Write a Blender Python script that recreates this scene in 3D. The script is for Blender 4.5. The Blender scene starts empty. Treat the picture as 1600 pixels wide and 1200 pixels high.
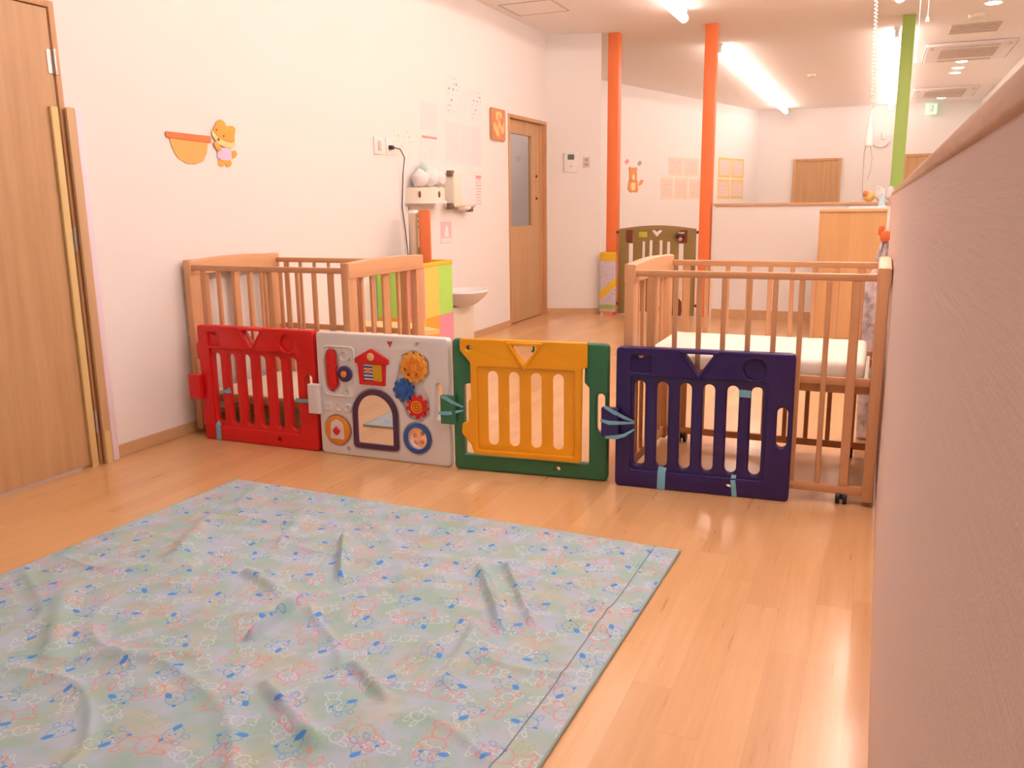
import bpy, bmesh, math, random
from mathutils import Vector, Matrix, noise
random.seed(7)
C = bpy.context.scene.collection
SC = bpy.context.scene

# ------------------------------------------------------------------ camera
cam_d = bpy.data.cameras.new('camera')
cam = bpy.data.objects.new('camera', cam_d); C.objects.link(cam)
cam_d.sensor_fit = 'HORIZONTAL'; cam_d.sensor_width = 36.0
cam_d.lens = 1330.0 / 1600.0 * 36.0
cam_d.clip_start = 0.01; cam_d.clip_end = 60
RX = (0.91981028, 0.39218764, -0.01174346)
RY = (0.06996827, -0.19340216, -0.9786215)
RZ = (-0.38607446, 0.89932445, -0.20533399)
M = Matrix(((RX[0], -RY[0], -RZ[0], 0), (RX[1], -RY[1], -RZ[1], 0), (RX[2], -RY[2], -RZ[2], 1.2), (0, 0, 0, 1)))
cam.matrix_world = M
SC.camera = cam

# ------------------------------------------------------------------ world and exposure
SC.view_settings.view_transform = 'Standard'
SC.view_settings.look = 'None'
SC.view_settings.gamma = 1.0
SC.view_settings.use_curve_mapping = False
SC.view_settings.exposure = 0.95
LIGHT = (1.0, 0.75, 0.665)
w = bpy.data.worlds.new('world'); SC.world = w; w.use_nodes = True
w.node_tree.nodes['Background'].inputs[0].default_value = (*LIGHT, 1)
w.node_tree.nodes['Background'].inputs[1].default_value = 0.5
TUBE = 11.4

# ------------------------------------------------------------------ material helpers
def srgb(r, g, b):
    f = lambda c: ((c / 255 + 0.055) / 1.055) ** 2.4 if c > 10 else c / 255 / 12.92
    return (f(r), f(g), f(b))
def unlit(r, g, b, k=1.0):
    """colour a surface needs to look like this photo colour under the warm tubes"""
    c = srgb(r, g, b)
    return tuple(min(0.93, k * c[i] / LIGHT[i]) for i in range(3))
class N:
    def __init__(s, name):
        s.m = bpy.data.materials.new(name); s.m.use_nodes = True
        s.t = s.m.node_tree; s.b = s.t.nodes['Principled BSDF']
    def n(s, typ, **kw):
        nd = s.t.nodes.new(typ)
        for k, v in kw.items(): setattr(nd, k, v)
        return nd
    def l(s, a, b): s.t.links.new(a, b)
    def put(s, sock, v):
        if hasattr(v, 'is_linked') or isinstance(v, bpy.types.NodeSocket): s.l(v, sock)
        elif isinstance(v, (tuple, list)) and len(v) == 3 and sock.type == 'RGBA': sock.default_value = (*v, 1)
        else: sock.default_value = v
    def math(s, op, a, b=0.0, c=None, clamp=False):
        nd = s.n('ShaderNodeMath', operation=op, use_clamp=clamp)
        s.put(nd.inputs[0], a); s.put(nd.inputs[1], b)
        if c is not None: s.put(nd.inputs[2], c)
        return nd.outputs[0]
    def mix(s, f, a, b, blend='MIX'):
        nd = s.n('ShaderNodeMix', data_type='RGBA', blend_type=blend)
        s.put(nd.inputs['Factor'], f); s.put(nd.inputs[6], a); s.put(nd.inputs[7], b)
        return nd.outputs[2]
    def sep(s, v):
        nd = s.n('ShaderNodeSeparateXYZ'); s.l(v, nd.inputs[0]); return nd.outputs
    def comb(s, x, y, z=0.0):
        nd = s.n('ShaderNodeCombineXYZ')
        for i, v in enumerate((x, y, z)): s.put(nd.inputs[i], v)
        return nd.outputs[0]
    def mapping(s, v, scale=(1, 1, 1), loc=(0, 0, 0), rot=(0, 0, 0)):
        nd = s.n('ShaderNodeMapping'); s.l(v, nd.inputs[0])
        nd.inputs['Scale'].default_value = scale; nd.inputs['Location'].default_value = loc; nd.inputs['Rotation'].default_value = rot
        return nd.outputs[0]
    def obj(s): return s.n('ShaderNodeTexCoord').outputs['Object']
    def gen(s): return s.n('ShaderNodeTexCoord').outputs['Generated']
    def noise(s, v, scale, detail=3, rough=0.5, dim='3D'):
        nd = s.n('ShaderNodeTexNoise', noise_dimensions=dim); s.l(v, nd.inputs['Vector'])
        nd.inputs['Scale'].default_value = scale; nd.inputs['Detail'].default_value = detail; nd.inputs['Roughness'].default_value = rough
        return nd.outputs
    def ramp(s, f, stops, interp='LINEAR'):
        nd = s.n('ShaderNodeValToRGB'); nd.color_ramp.interpolation = interp
        e = nd.color_ramp.elements
        while len(e) < len(stops): e.new(0.5)
        for i, (p, c) in enumerate(stops):
            e[i].position = p; e[i].color = (*c, 1) if len(c) == 3 else c
        s.put(nd.inputs[0], f); return nd.outputs[0]
    def bump(s, h, strength=0.2, dist=0.002):
        nd = s.n('ShaderNodeBump'); nd.inputs['Strength'].default_value = strength; nd.inputs['Distance'].default_value = dist
        s.put(nd.inputs['Height'], h); s.l(nd.outputs[0], s.b.inputs['Normal'])
    def base(s, c): s.put(s.b.inputs['Base Color'], c)
    def rough(s, r): s.put(s.b.inputs['Roughness'], r)

def plain(name, col, rough=0.5, var=0.04, metallic=0.0, scale=6.0, bump=0.0, spec=None):
    m = N(name); f = m.noise(m.obj(), scale, 3)[0]
    a = tuple(max(0, c * (1 - var)) for c in col); b = tuple(min(1, c * (1 + var)) for c in col)
    m.base(m.mix(f, a, b)); m.rough(rough); m.b.inputs['Metallic'].default_value = metallic
    if spec is not None: m.b.inputs['Specular IOR Level'].default_value = spec
    if bump: m.bump(m.noise(m.obj(), 220, 2)[0], bump, 0.001)
    return m.m
def wood(name, c1, c2, axis='z', scale=1.0, rough=0.45, fine=0.5):
    m = N(name)
    k = {'x': (0.06, 1, 1), 'y': (1, 0.06, 1), 'z': (1, 1, 0.06)}[axis]
    v = m.mapping(m.obj(), tuple(q * scale for q in k))
    a = m.noise(v, 18, 4, 0.6)[0]; b = m.noise(v, 130, 3, 0.6)[0]
    f = m.math('ADD', m.math('MULTIPLY', a, 1 - fine * 0.5), m.math('MULTIPLY', b, fine * 0.5))
    m.base(m.ramp(f, [(0.3, c1), (0.7, c2)])); m.rough(rough)
    m.bump(b, 0.06, 0.001)
    return m.m
def emit(name, col, strength):
    m = N(name); m.b.inputs['Base Color'].default_value = (0.8, 0.8, 0.8, 1)
    m.b.inputs['Emission Color'].default_value = (*col, 1); m.b.inputs['Emission Strength'].default_value = strength
    return m.m
def paper(name, base, ink, rows, cols, dens=0.5, amount=0.5, axes='yz', accent=None):
    """a printed sheet: rows of broken lines inside margins"""
    m = N(name); g = m.sep(m.gen())
    u = g[{'x': 0, 'y': 1, 'z': 2}[axes[0]]]; v = g[{'x': 0, 'y': 1, 'z': 2}[axes[1]]]
    row = m.math('MULTIPLY', v, rows); rf = m.math('FRACT', row); ri = m.math('FLOOR', row)
    band = m.math('LESS_THAN', m.math('ABSOLUTE', m.math('SUBTRACT', rf, 0.5)), 0.2)
    nz = m.noise(m.comb(m.math('MULTIPLY', u, cols), m.math('MULTIPLY', ri, 3.7), 0), 3.0, 2)[0]
    on = m.math('GREATER_THAN', nz, dens)
    mu = m.math('LESS_THAN', m.math('ABSOLUTE', m.math('SUBTRACT', u, 0.5)), 0.42)
    mv = m.math('LESS_THAN', m.math('ABSOLUTE', m.math('SUBTRACT', v, 0.5)), 0.44)
    f = m.math('MULTIPLY', m.math('MULTIPLY', band, on), m.math('MULTIPLY', m.math('MULTIPLY', mu, mv), amount))
    c = m.mix(f, base, ink)
    if accent:
        top = m.math('MULTIPLY', m.math('GREATER_THAN', v, 0.82), m.math('LESS_THAN', v, 0.90))
        c = m.mix(m.math('MULTIPLY', m.math('MULTIPLY', top, mu), 0.8), c, accent)
    m.base(c); m.rough(0.6)
    return m.m

# ------------------------------------------------------------------ materials
WHITE = (0.86, 0.86, 0.85)
def wallpaper(name, col, relief=0.25, sc=(30, 30, 190)):
    m = N(name); o = m.obj()
    a = m.noise(m.mapping(o, sc), 1.0, 3, 0.6)[0]; b = m.noise(o, 350, 2)[0]
    h = m.math('ADD', a, m.math('MULTIPLY', b, 0.5))
    f = m.noise(o, 0.7, 2)[0]
    m.base(m.mix(f, tuple(c * 0.985 for c in col), tuple(min(1, c * 1.01) for c in col)))
    m.rough(0.85); m.bump(h, relief, 0.0015); m.b.inputs['Specular IOR Level'].default_value = 0.2
    return m.m
M_wall = wallpaper('wallpaper_white', WHITE)
M_half = wallpaper('wallpaper_embossed', (0.83, 0.68, 0.64), 0.5, (5, 5, 170))
M_ceil = plain('ceiling_board', (0.93, 0.92, 0.91), 0.9, 0.01)

def make_floor():
    m = N('plank_floor'); o = m.sep(m.obj())
    W = 0.101; L = 0.9
    px = m.math('DIVIDE', o[0], W); pi = m.math('FLOOR', px)
    wn = m.n('ShaderNodeTexWhiteNoise', noise_dimensions='1D'); m.l(pi, wn.inputs['W'])
    py = m.math('ADD', m.math('DIVIDE', o[1], L), m.math('MULTIPLY', wn.outputs[0], 7.0)); pj = m.math('FLOOR', py)
    wn2 = m.n('ShaderNodeTexWhiteNoise', noise_dimensions='2D'); m.l(m.comb(pi, pj), wn2.inputs['Vector'])
    grain_v = m.comb(m.math('MULTIPLY', o[0], 30), m.math('ADD', m.math('MULTIPLY', o[1], 1.6), m.math('MULTIPLY', wn2.outputs[0], 30)), 0)
    g = m.noise(grain_v, 1.4, 5, 0.62)[0]
    fine = m.noise(m.comb(m.math('MULTIPLY', o[0], 260), m.math('MULTIPLY', o[1], 7), wn2.outputs[0]), 1.0, 3)[0]
    f = m.math('ADD', m.math('MULTIPLY', g, 0.55), m.math('ADD', m.math('MULTIPLY', wn2.outputs[0], 0.28), m.math('MULTIPLY', fine, 0.15)))
    c = m.ramp(f, [(0.25, (0.60, 0.335, 0.150)), (0.55, (0.70, 0.425, 0.200)), (0.85, (0.80, 0.52, 0.27))])
    gx = m.math('LESS_THAN', m.math('FRACT', px), 0.012); gy = m.math('LESS_THAN', m.math('FRACT', py), 0.0022)
    seam = m.math('MULTIPLY', m.math('MAXIMUM', gx, gy), 0.35)
    m.base(m.mix(seam, c, (0.42, 0.22, 0.09)))
    m.rough(m.math('ADD', 0.22, m.math('MULTIPLY', g, 0.16)))
    m.bump(m.math('SUBTRACT', m.math('MULTIPLY', fine, 0.25), seam), 0.10, 0.001)
    m.b.inputs['Coat Weight'].default_value = 0.25; m.b.inputs['Coat Roughness'].default_value = 0.12
    return m.m
M_floor = make_floor()
M_oak = wood('door_oak', (0.50, 0.305, 0.145), (0.62, 0.40, 0.21), 'z', 1.0, 0.42)
M_oakdk = wood('door_frame_oak', (0.52, 0.28, 0.13), (0.66, 0.40, 0.20), 'z', 1.2, 0.45)
M_base = wood('baseboard_oak', (0.58, 0.36, 0.19), (0.66, 0.44, 0.25), 'y', 1.0, 0.5)
M_capw = wood('rail_cap_oak', (0.46, 0.25, 0.14), (0.74, 0.47, 0.31), 'y', 1.6, 0.42, 0.8)
M_capx = wood('rail_cap_oak_across', (0.60, 0.36, 0.20), (0.70, 0.45, 0.27), 'x', 1.6, 0.42)
M_beech = wood('crib_beech', (0.60, 0.31, 0.155), (0.72, 0.41, 0.215), 'z', 1.0, 0.38)
M_beechx = wood('crib_beech_rail', (0.60, 0.31, 0.155), (0.72, 0.41, 0.215), 'x', 1.0, 0.38)
M_beechy = wood('crib_beech_end', (0.66, 0.36, 0.19), (0.78, 0.47, 0.26), 'y', 1.0, 0.38)
M_cab = wood('cabinet_oak', (0.62, 0.36, 0.16), (0.72, 0.45, 0.21), 'z', 0.8, 0.42)
M_black = plain('black_rubber', (0.02, 0.02, 0.022), 0.5)
M_dark = plain('dark_gap', (0.10, 0.06, 0.04), 0.8)
M_steel = plain('hinge_steel', (0.55, 0.52, 0.50), 0.35, metallic=0.8)
M_white = plain('white_plastic', (0.84, 0.84, 0.84), 0.35, 0.01)
M_cream = plain('cream_plastic', (0.84, 0.80, 0.68), 0.4, 0.02)
M_grey = plain('grey_plastic', (0.40, 0.42, 0.38), 0.4)
M_orange = plain('orange_paint', (0.92, 0.235, 0.075), 0.45, 0.03)
M_lime = plain('lime_paint', (0.38, 0.60, 0.14), 0.45, 0.03)
def plastic(name, col, rough=0.32): return plain(name, col, rough, 0.03, scale=3, bump=0.02)
M_red = plastic('red_plastic', (0.70, 0.012, 0.014))
M_pwhite = plastic('panel_white_plastic', (0.80, 0.80, 0.82))
M_green = plastic('green_plastic', (0.035, 0.185, 0.085))
M_yellow = plastic('yellow_plastic', (0.92, 0.42, 0.008))
M_purple = plastic('purple_plastic', (0.027, 0.012, 0.125), 0.28)
M_navy = plastic('navy_plastic', (0.05, 0.035, 0.16))
M_blue = plastic('blue_plastic', (0.02, 0.11, 0.44))
M_tblue = plain('light_blue_tape', (0.20, 0.50, 0.70), 0.4)
M_orangeP = plastic('orange_plastic', (0.86, 0.30, 0.03))
M_mirror = plain('mirror', (0.86, 0.86, 0.86), 0.03, 0.0, metallic=1.0)
M_sheet = plain('cot_sheet', (0.88, 0.88, 0.80), 0.8, 0.03, bump=0.1)
M_deck = plain('cot_board', (0.84, 0.78, 0.64), 0.6, 0.04)
M_white2 = plain('soft_white_cloth', (0.85, 0.84, 0.86), 0.8, 0.03)
M_pink = plain('pink_foam', (0.88, 0.36, 0.48), 0.7)
M_ylw = plain('yellow_foam', (0.90, 0.72, 0.16), 0.7)
M_grn = plain('green_foam', (0.46, 0.86, 0.16), 0.7)
M_org = plain('orange_foam', (0.92, 0.44, 0.06), 0.7)
M_ylw2 = plain('deep_yellow_trim', (0.90, 0.62, 0.05), 0.6)
M_olive = plain('olive_plastic', (0.30, 0.22, 0.075), 0.45)
M_brown = plain('brown_plastic', (0.20, 0.045, 0.02), 0.45)
def glass(name, tint, alpha=0.25):
    m = N(name); t = m.t
    tr = m.n('ShaderNodeBsdfTransparent'); tr.inputs[0].default_value = (*tint, 1)
    gl = m.n('ShaderNodeBsdfGlossy'); gl.inputs['Roughness'].default_value = 0.05
    fr = m.n('ShaderNodeFresnel'); fr.inputs[0].default_value = 1.45
    mx = m.n('ShaderNodeMixShader'); ge = m.n('ShaderNodeNewGeometry'); m.l(m.math('MULTIPLY', fr.outputs[0], m.math('SUBTRACT', 1.0, ge.outputs['Backfacing'])), mx.inputs[0]); m.l(tr.outputs[0], mx.inputs[1]); m.l(gl.outputs[0], mx.inputs[2])
    m.l(mx.outputs[0], t.nodes['Material Output'].inputs[0])
    return m.m
M_glass = glass('door_glass', (0.80, 0.80, 0.80))
M_clear = glass('clear_plastic', (0.9, 0.82, 0.8))

# ------------------------------------------------------------------ mesh helpers
def new(): return bmesh.new()
def box(bm, x0, x1, y0, y1, z0, z1, bev=0.0, seg=2):
    r = bmesh.ops.create_cube(bm, size=1.0)
    vs = r['verts']
    for v in vs:
        v.co = Vector(((x0 + x1) / 2 + v.co.x * (x1 - x0), (y0 + y1) / 2 + v.co.y * (y1 - y0), (z0 + z1) / 2 + v.co.z * (z1 - z0)))
    if bev > 0:
        es = list({e for v in vs for e in v.link_edges})
        bmesh.ops.bevel(bm, geom=es, offset=bev, segments=seg, profile=0.5, affect='EDGES')
    return bm
def cyl(bm, p0, p1, r0, r1=None, seg=16, cap=True):
    r1 = r0 if r1 is None else r1
    p0 = Vector(p0); p1 = Vector(p1); d = p1 - p0
    q = d.to_track_quat('Z', 'Y').to_matrix().to_4x4()
    bmesh.ops.create_cone(bm, cap_ends=cap, segments=seg, radius1=r0, radius2=r1, depth=d.length,
                          matrix=Matrix.Translation((p0 + p1) / 2) @ q)
    return bm
def ball(bm, c, r, sx=1, sy=1, sz=1, seg=16):
    bmesh.ops.create_uvsphere(bm, u_segments=seg, v_segments=max(8, seg * 2 // 3), radius=r,
                              matrix=Matrix.Translation(c) @ Matrix.Diagonal((sx, sy, sz, 1)))
    return bm
def tube(bm, pts, r, seg=8):
    pts = [Vector(p) for p in pts]; rings = []
    up = Vector((0, 0, 1))
    for i, p in enumerate(pts):
        d = (pts[min(i + 1, len(pts) - 1)] - pts[max(i - 1, 0)]).normalized()
        a = d.cross(up if abs(d.z) < 0.9 else Vector((1, 0, 0))).normalized(); b = d.cross(a)
        rings.append([bm.verts.new(p + r * (math.cos(t) * a + math.sin(t) * b)) for t in (2 * math.pi * k / seg for k in range(seg))])
    for A, B in zip(rings, rings[1:]):
        for k in range(seg): bm.faces.new((A[k], A[(k + 1) % seg], B[(k + 1) % seg], B[k]))
    bm.faces.new(rings[0][::-1]); bm.faces.new(rings[-1])
    return bm
def rnd(pts, r, seg=5):
    """round the corners of a 2D polygon; r one radius or one per corner"""
    n = len(pts); out = []
    rs = r if isinstance(r, (list, tuple)) else [r] * n
    for i in range(n):
        p = Vector(pts[i]); a = Vector(pts[i - 1]) - p; b = Vector(pts[(i + 1) % n]) - p
        ri = rs[i]
        if ri <= 1e-5 or a.length < 1e-6 or b.length < 1e-6: out.append(tuple(p)); continue
        ang = a.angle(b)
        t = min(ri / max(math.tan(ang / 2), 1e-3), a.length * 0.49, b.length * 0.49)
        A = p + a.normalized() * t; B = p + b.normalized() * t
        for k in range(seg + 1):
            s = k / seg
            out.append(tuple((1 - s) ** 2 * A + 2 * s * (1 - s) * p + s * s * B))
    return out
def rect(x0, x1, z0, z1, r=0.0): return rnd([(x0, z0), (x1, z0), (x1, z1), (x0, z1)], r) if r else [(x0, z0), (x1, z0), (x1, z1), (x0, z1)]
def circle(cx, cz, r, n=28, sx=1.0): return [(cx + sx * r * math.cos(2 * math.pi * k / n), cz + r * math.sin(2 * math.pi * k / n)) for k in range(n)]
def stad(cx, z0, z1, w, n=8):
    r = w / 2
    return [(cx + r * math.cos(a), z1 - r + r * math.sin(a)) for a in (math.pi * k / n for k in range(n + 1))] + \
           [(cx - r * math.cos(a), z0 + r - r * math.sin(a)) for a in (math.pi * k / n for k in range(n + 1))]
def plate(bm, polys, y0, y1, bev=0.0, frame='xz', at=0.0):
    """outline plus holes (2D) filled and extruded from depth y0 to y1 with rounded edges.
    frame 'xz': faces -y.  'yz': faces +x (a thing on the left wall)."""
    cu = bpy.data.curves.new('t', 'CURVE'); cu.dimensions = '2D'; cu.fill_mode = 'BOTH'
    h = abs(y1 - y0) / 2; bev = min(bev, h * 0.95)
    cu.extrude = h - bev; cu.bevel_depth = bev; cu.bevel_resolution = 2; cu.offset = -bev
    for p in polys:
        s = cu.splines.new('POLY'); s.points.add(len(p) - 1); s.use_cyclic_u = True
        for k, q in enumerate(p): s.points[k].co = (q[0], q[1], 0, 1)
    o = bpy.data.objects.new('t', cu); C.objects.link(o)
    me = bpy.data.meshes.new_from_object(o.evaluated_get(bpy.context.evaluated_depsgraph_get()))
    c = (y0 + y1) / 2
    for v in me.vertices:
        a, b, d = v.co
        v.co = (a, c - d, b) if frame == 'xz' else (c + d, a, b)
    bm.from_mesh(me)
    bpy.data.objects.remove(o); bpy.data.curves.remove(cu); bpy.data.meshes.remove(me)
    bmesh.ops.remove_doubles(bm, verts=bm.verts, dist=1e-6)
    return bm
def wloc(o):
    v = Vector((0, 0, 0))
    while o: v = v + o.location; o = o.parent
    return v
def obj(name, bm, mat, parent=None, at=None, local=False, smooth=True, kind=None):
    bmesh.ops.recalc_face_normals(bm, faces=bm.faces)
    me = bpy.data.meshes.new(name); bm.to_mesh(me); bm.free()
    for m in (mat if isinstance(mat, (list, tuple)) else [mat]): me.materials.append(m)
    o = bpy.data.objects.new(name, me); C.objects.link(o)
    off = Vector((0, 0, 0))
    if parent is not None:
        o.parent = parent
        if not local: off = wloc(parent)
    elif at is not None:
        o.location = at; off = Vector(at)
    if off.length > 0: me.transform(Matrix.Translation(-off))
    if smooth:
        me.polygons.foreach_set('use_smooth', [True] * len(me.polygons))
        me.set_sharp_from_angle(angle=math.radians(35))
    if kind: o['kind'] = kind
    return o
def tag(o, label, cat, group=None):
    o['label'] = label; o['category'] = cat
    if group: o['group'] = group
    return o
def thing(name, label, cat, loc, rz=0, group=None):
    o = bpy.data.objects.new(name, None); C.objects.link(o)
    o.location = loc; o.rotation_euler = (0, 0, rz); o.empty_display_size = 0.1
    return tag(o, label, cat, group)
def struct(name, bm, mat, **k): return obj(name, bm, mat, kind='structure', **k)
def copy_tree(o, parent=None):
    c = o.copy(); C.objects.link(c); c.parent = parent
    for ch in list(o.children): copy_tree(ch, c)
    return c
SECT = 'xz'
XL, XR, ZC = -3.4, 0.055, 2.96

# ------------------------------------------------------------------ the setting
struct('floor', box(new(), -6.2, 2.3, -2.6, 18.3, -0.1, 0.0), M_floor, smooth=False)
struct('ceiling', box(new(), -6.2, 2.3, -2.6, 18.3, ZC, ZC + 0.1), M_ceil, smooth=False)
D1 = (1.99, 2.845, 2.065)      # near door opening in the left wall
D2 = (7.925, 8.895, 2.04)
b = new()
for y0, y1, z0, z1 in ((-2.6, D1[0] - .02, 0, ZC), (D1[0] - .02, D1[1] + .02, D1[2] + .02, ZC), (D1[1] + .02, D2[0] - .02, 0, ZC), (D2[0] - .02, D2[1] + .02, D2[2] + .02, ZC), (D2[1] + .02, 8.95, 0, ZC)):
    box(b, XL - 0.12, XL, y0, y1, z0, z1)
struct('wall_left', b, M_wall, smooth=False)
# slanted return wall and the angled far left wall
def slab(name, p, q, z0, z1, t, mat, nrm=1):
    p = Vector((*p, 0)); q = Vector((*q, 0)); d = (q - p).normalized(); n = Vector((-d.y, d.x, 0)) * t * nrm
    b = new(); vs = [b.verts.new(v + Vector((0, 0, z))) for z in (z0, z1) for v in (p, q, q + n, p + n)]
    for f in ((0, 1, 2, 3), (4, 5, 6, 7), (0, 1, 5, 4), (1, 2, 6, 5), (2, 3, 7, 6), (3, 0, 4, 7)): b.faces.new([vs[i] for i in f])
    return struct(name, b, mat, smooth=False)
SA, SB = (-3.4, 8.95), (-2.845, 9.127)
slab('wall_slanted', SA, SB, 0, ZC, 0.14, M_wall)
AA, AB = (-4.80, 9.0), (-2.345, 18.09)
slab('wall_angled', AA, AB, 0, ZC, 0.12, M_wall)
struct('wall_far', box(new(), -2.6, 1.62, 18.05, 18.17, 0, ZC), M_wall, smooth=False)
struct('wall_right', box(new(), 1.5, 1.62, -2.6, 18.05, 0, ZC), M_wall, smooth=False)
struct('wall_back', box(new(), XL, 1.5, -2.6, -2.48, 0, ZC), M_wall, smooth=False)
b = new(); box(b, -4.75, -4.63, 7.2, 9.4, 0, ZC); box(b, -4.63, -3.52, 7.2, 7.3, 0, ZC); box(b, -4.63, -3.5, 9.0, 9.1, 0, ZC)
struct('wall_side_room', b, M_wall, smooth=False)
# low partition on the right, right beside the camera
b = new(); box(b, XR, XR + 0.12, -2.48, 7.05, 0, 1.238)
struct('wall_partition', b, M_half, smooth=False)
b = new(); box(b, XR - 0.004, XR + 0.135, -2.48, 7.06, 1.238, 1.259, 0.004, 3)
struct('trim_1', b, M_capw)
# cross partition at the back with wood cap
struct('wall_cross', box(new(), -1.60, 0.30, 9.13, 9.25, 0, 1.165), M_wall, smooth=False)
struct('trim_2', box(new(), -1.62, 0.32, 9.115, 9.265, 1.165, 1.193, 0.004), M_capx)
struct('baseboard_cross', box(new(), -1.60, 0.04, 9.12, 9.13, 0, 0.10), M_base)
b = new()
for y0, y1 in ((-2.48, 1.96), (2.875, 7.885), (8.935, 8.95)): box(b, XL, XL + 0.009, y0, y1, 0, 0.062, 0.002, 1)
struct('baseboard_left', b, M_base)
b = new(); d = (Vector(SB) - Vector(SA)).normalized()
o = struct('baseboard_slanted', box(new(), 0, 0.595, -0.010, 0, 0, 0.062), M_base)
o.location = (SA[0], SA[1], 0); o.rotation_euler = (0, 0, math.atan2(d.y, d.x))
struct('baseboard_far', box(new(), -2.34, 1.5, 18.04, 18.05, 0, 0.07), M_base)

# ------------------------------------------------------------------ doors of the left wall
def frame_yz(b, y0, y1, zt, w, x0, x1, bev=0.003):
    box(b, x0, x1, y0 - w, y0, 0, zt + w, bev); box(b, x0, x1, y1, y1 + w, 0, zt + w, bev); box(b, x0, x1, y0, y1, zt, zt + w, bev)
    return b
dr = struct('door_1', box(new(), XL - 0.035, XL + 0.004, D1[0] + 0.004, D1[1] - 0.004, 0.012, D1[2] - 0.004, 0.002, 1), M_oak)
obj('door_frame', frame_yz(new(), D1[0], D1[1], D1[2], 0.028, XL - 0.12, XL + 0.012), M_oakdk, dr)
for z in (0.21, 1.07, 1.84):
    b = new(); cyl(b, (XL + 0.012, D1[1] + 0.002, z - 0.055), (XL + 0.012, D1[1] + 0.002, z + 0.055), 0.008)
    box(b, XL + 0.002, XL + 0.007, D1[1] - 0.030, D1[1], z - 0.05, z + 0.05)
    obj('hinge', b, M_steel, dr)
# second door: sliding door with tall glass
b = new(); x0, x1 = XL - 0.075, XL - 0.035; y0, y1 = D2[0] + 0.002, D2[1] - 0.08
gy0, gy1, gz0, gz1 = 7.945, 8.60, 0.99, 1.905
for a in ((y0, gy0, 0.01, 2.035), (gy1, y1, 0.01, 2.035), (gy0, gy1, 0.01, gz0), (gy0, gy1, gz1, 2.035)): box(b, x0, x1, *a)
dr = struct('door_2', b, M_oak, smooth=False)
b = new(); box(b, XL - 0.12, XL - 0.03, y1, D2[1], 0, D2[2]); frame_yz(b, D2[0], D2[1], D2[2], 0.033, XL - 0.12, XL + 0.012)
obj('door_frame', b, M_oakdk, dr)
obj('glass_pane', box(new(), x0 + 0.015, x0 + 0.021, gy0, gy1, gz0, gz1), M_glass, dr, smooth=False)
b = new(); 
for z in (1.50, 1.27): cyl(b, (x1, 8.72, z), (x1 + 0.012, 8.72, z), 0.014)
obj('door_lock', b, M_dark, dr)
b = new(); box(b, XL - 0.072, XL - 0.065, 0, 0, 0, 0)
b.free()
o = obj('notice_sheet', box(new(), -4.63, -4.622, 9.62 - 0.9, 9.62 - 0.62, 1.50, 1.78), paper('notice_behind_glass', (0.8, 0.8, 0.9), (0.3, 0.3, 0.45), 8, 6), at=(-4.63, 8.86, 1.5))
tag(o, 'pale notice sheet seen through the glass of the sliding door', 'notice')
b = new(); box(b, -4.2, -4.0, 7.6, 8.6, ZC - 0.03, ZC); tag(obj('ceiling_light', b, emit('side_room_fill_glow', LIGHT, 9.0), at=(-4.1, 8.1, ZC)), 'unseen flat light added to brighten the small room behind the sliding door', 'ceiling light')  # added unseen glow that keeps the room behind the glass from going dark
# doors in the far wall
def far_door(n, xa, xb, zt):
    b = new(); box(b, xa + 0.05, xb - 0.05, 18.0, 18.04, 0.01, zt - 0.05)
    d = struct(n, b, M_oak, smooth=False)
    b = new(); box(b, xa, xa + 0.05, 17.99, 18.05, 0, zt, 0.003); box(b, xb - 0.05, xb, 17.99, 18.05, 0, zt, 0.003); box(b, xa + 0.05, xb - 0.05, 17.99, 18.05, zt - 0.05, zt, 0.003)
    obj('door_frame', b, M_oakdk, d)
    b = new(); box(b, xb - 0.13, xb - 0.10, 17.97, 18.0, 0.9, 1.15, 0.003); obj('door_handle', b, M_steel, d)
far_door('door_3', -1.67, -0.79, 2.02)
far_door('door_4', 0.31, 1.19, 2.05)

# ------------------------------------------------------------------ ceiling fittings
def tube_light(x, y0, y1, label, power=1.0):
    M_tube = emit('tube_glow', LIGHT, TUBE * power)
    t = thing('ceiling_light', label, 'ceiling light', (x, (y0 + y1) / 2, ZC), group='long tube ceiling lights')
    b = new(); box(b, x - 0.030, x + 0.030, y0, y1, ZC - 0.030, ZC, 0.004)
    for yy in (y0 + 0.012, y1 - 0.012): box(b, x - 0.022, x + 0.022, yy - 0.012, yy + 0.012, ZC - 0.10, ZC - 0.030, 0.004)
    obj('housing', b, M_white, t)
    b = new(); cyl(b, (x, y0 + 0.012, ZC - 0.078), (x, y1 - 0.012, ZC - 0.078), 0.042, seg=20)
    obj('lamp_tube', b, M_tube, t)
tube_light(-1.82, 1.0, 8.40, 'long glowing tube light above the play room, its end at the top edge', 0.46)
tube_light(0.01, 1.0, 8.40, 'unseen tube light added over the low right wall for more even light', 1.62)  # added out-of-view tube, evens the light on left wall, panels and floor
tube_light(-1.82, 10.3, 17.6, 'long diagonal tube light right of the second orange pillar', 0.64)
tube_light(0.01, 10.2, 17.9, 'long glowing tube light beside the green pillar', 0.64)
M_down = emit('downlight_glow', (1.0, 0.95, 0.62), 8)
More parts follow.
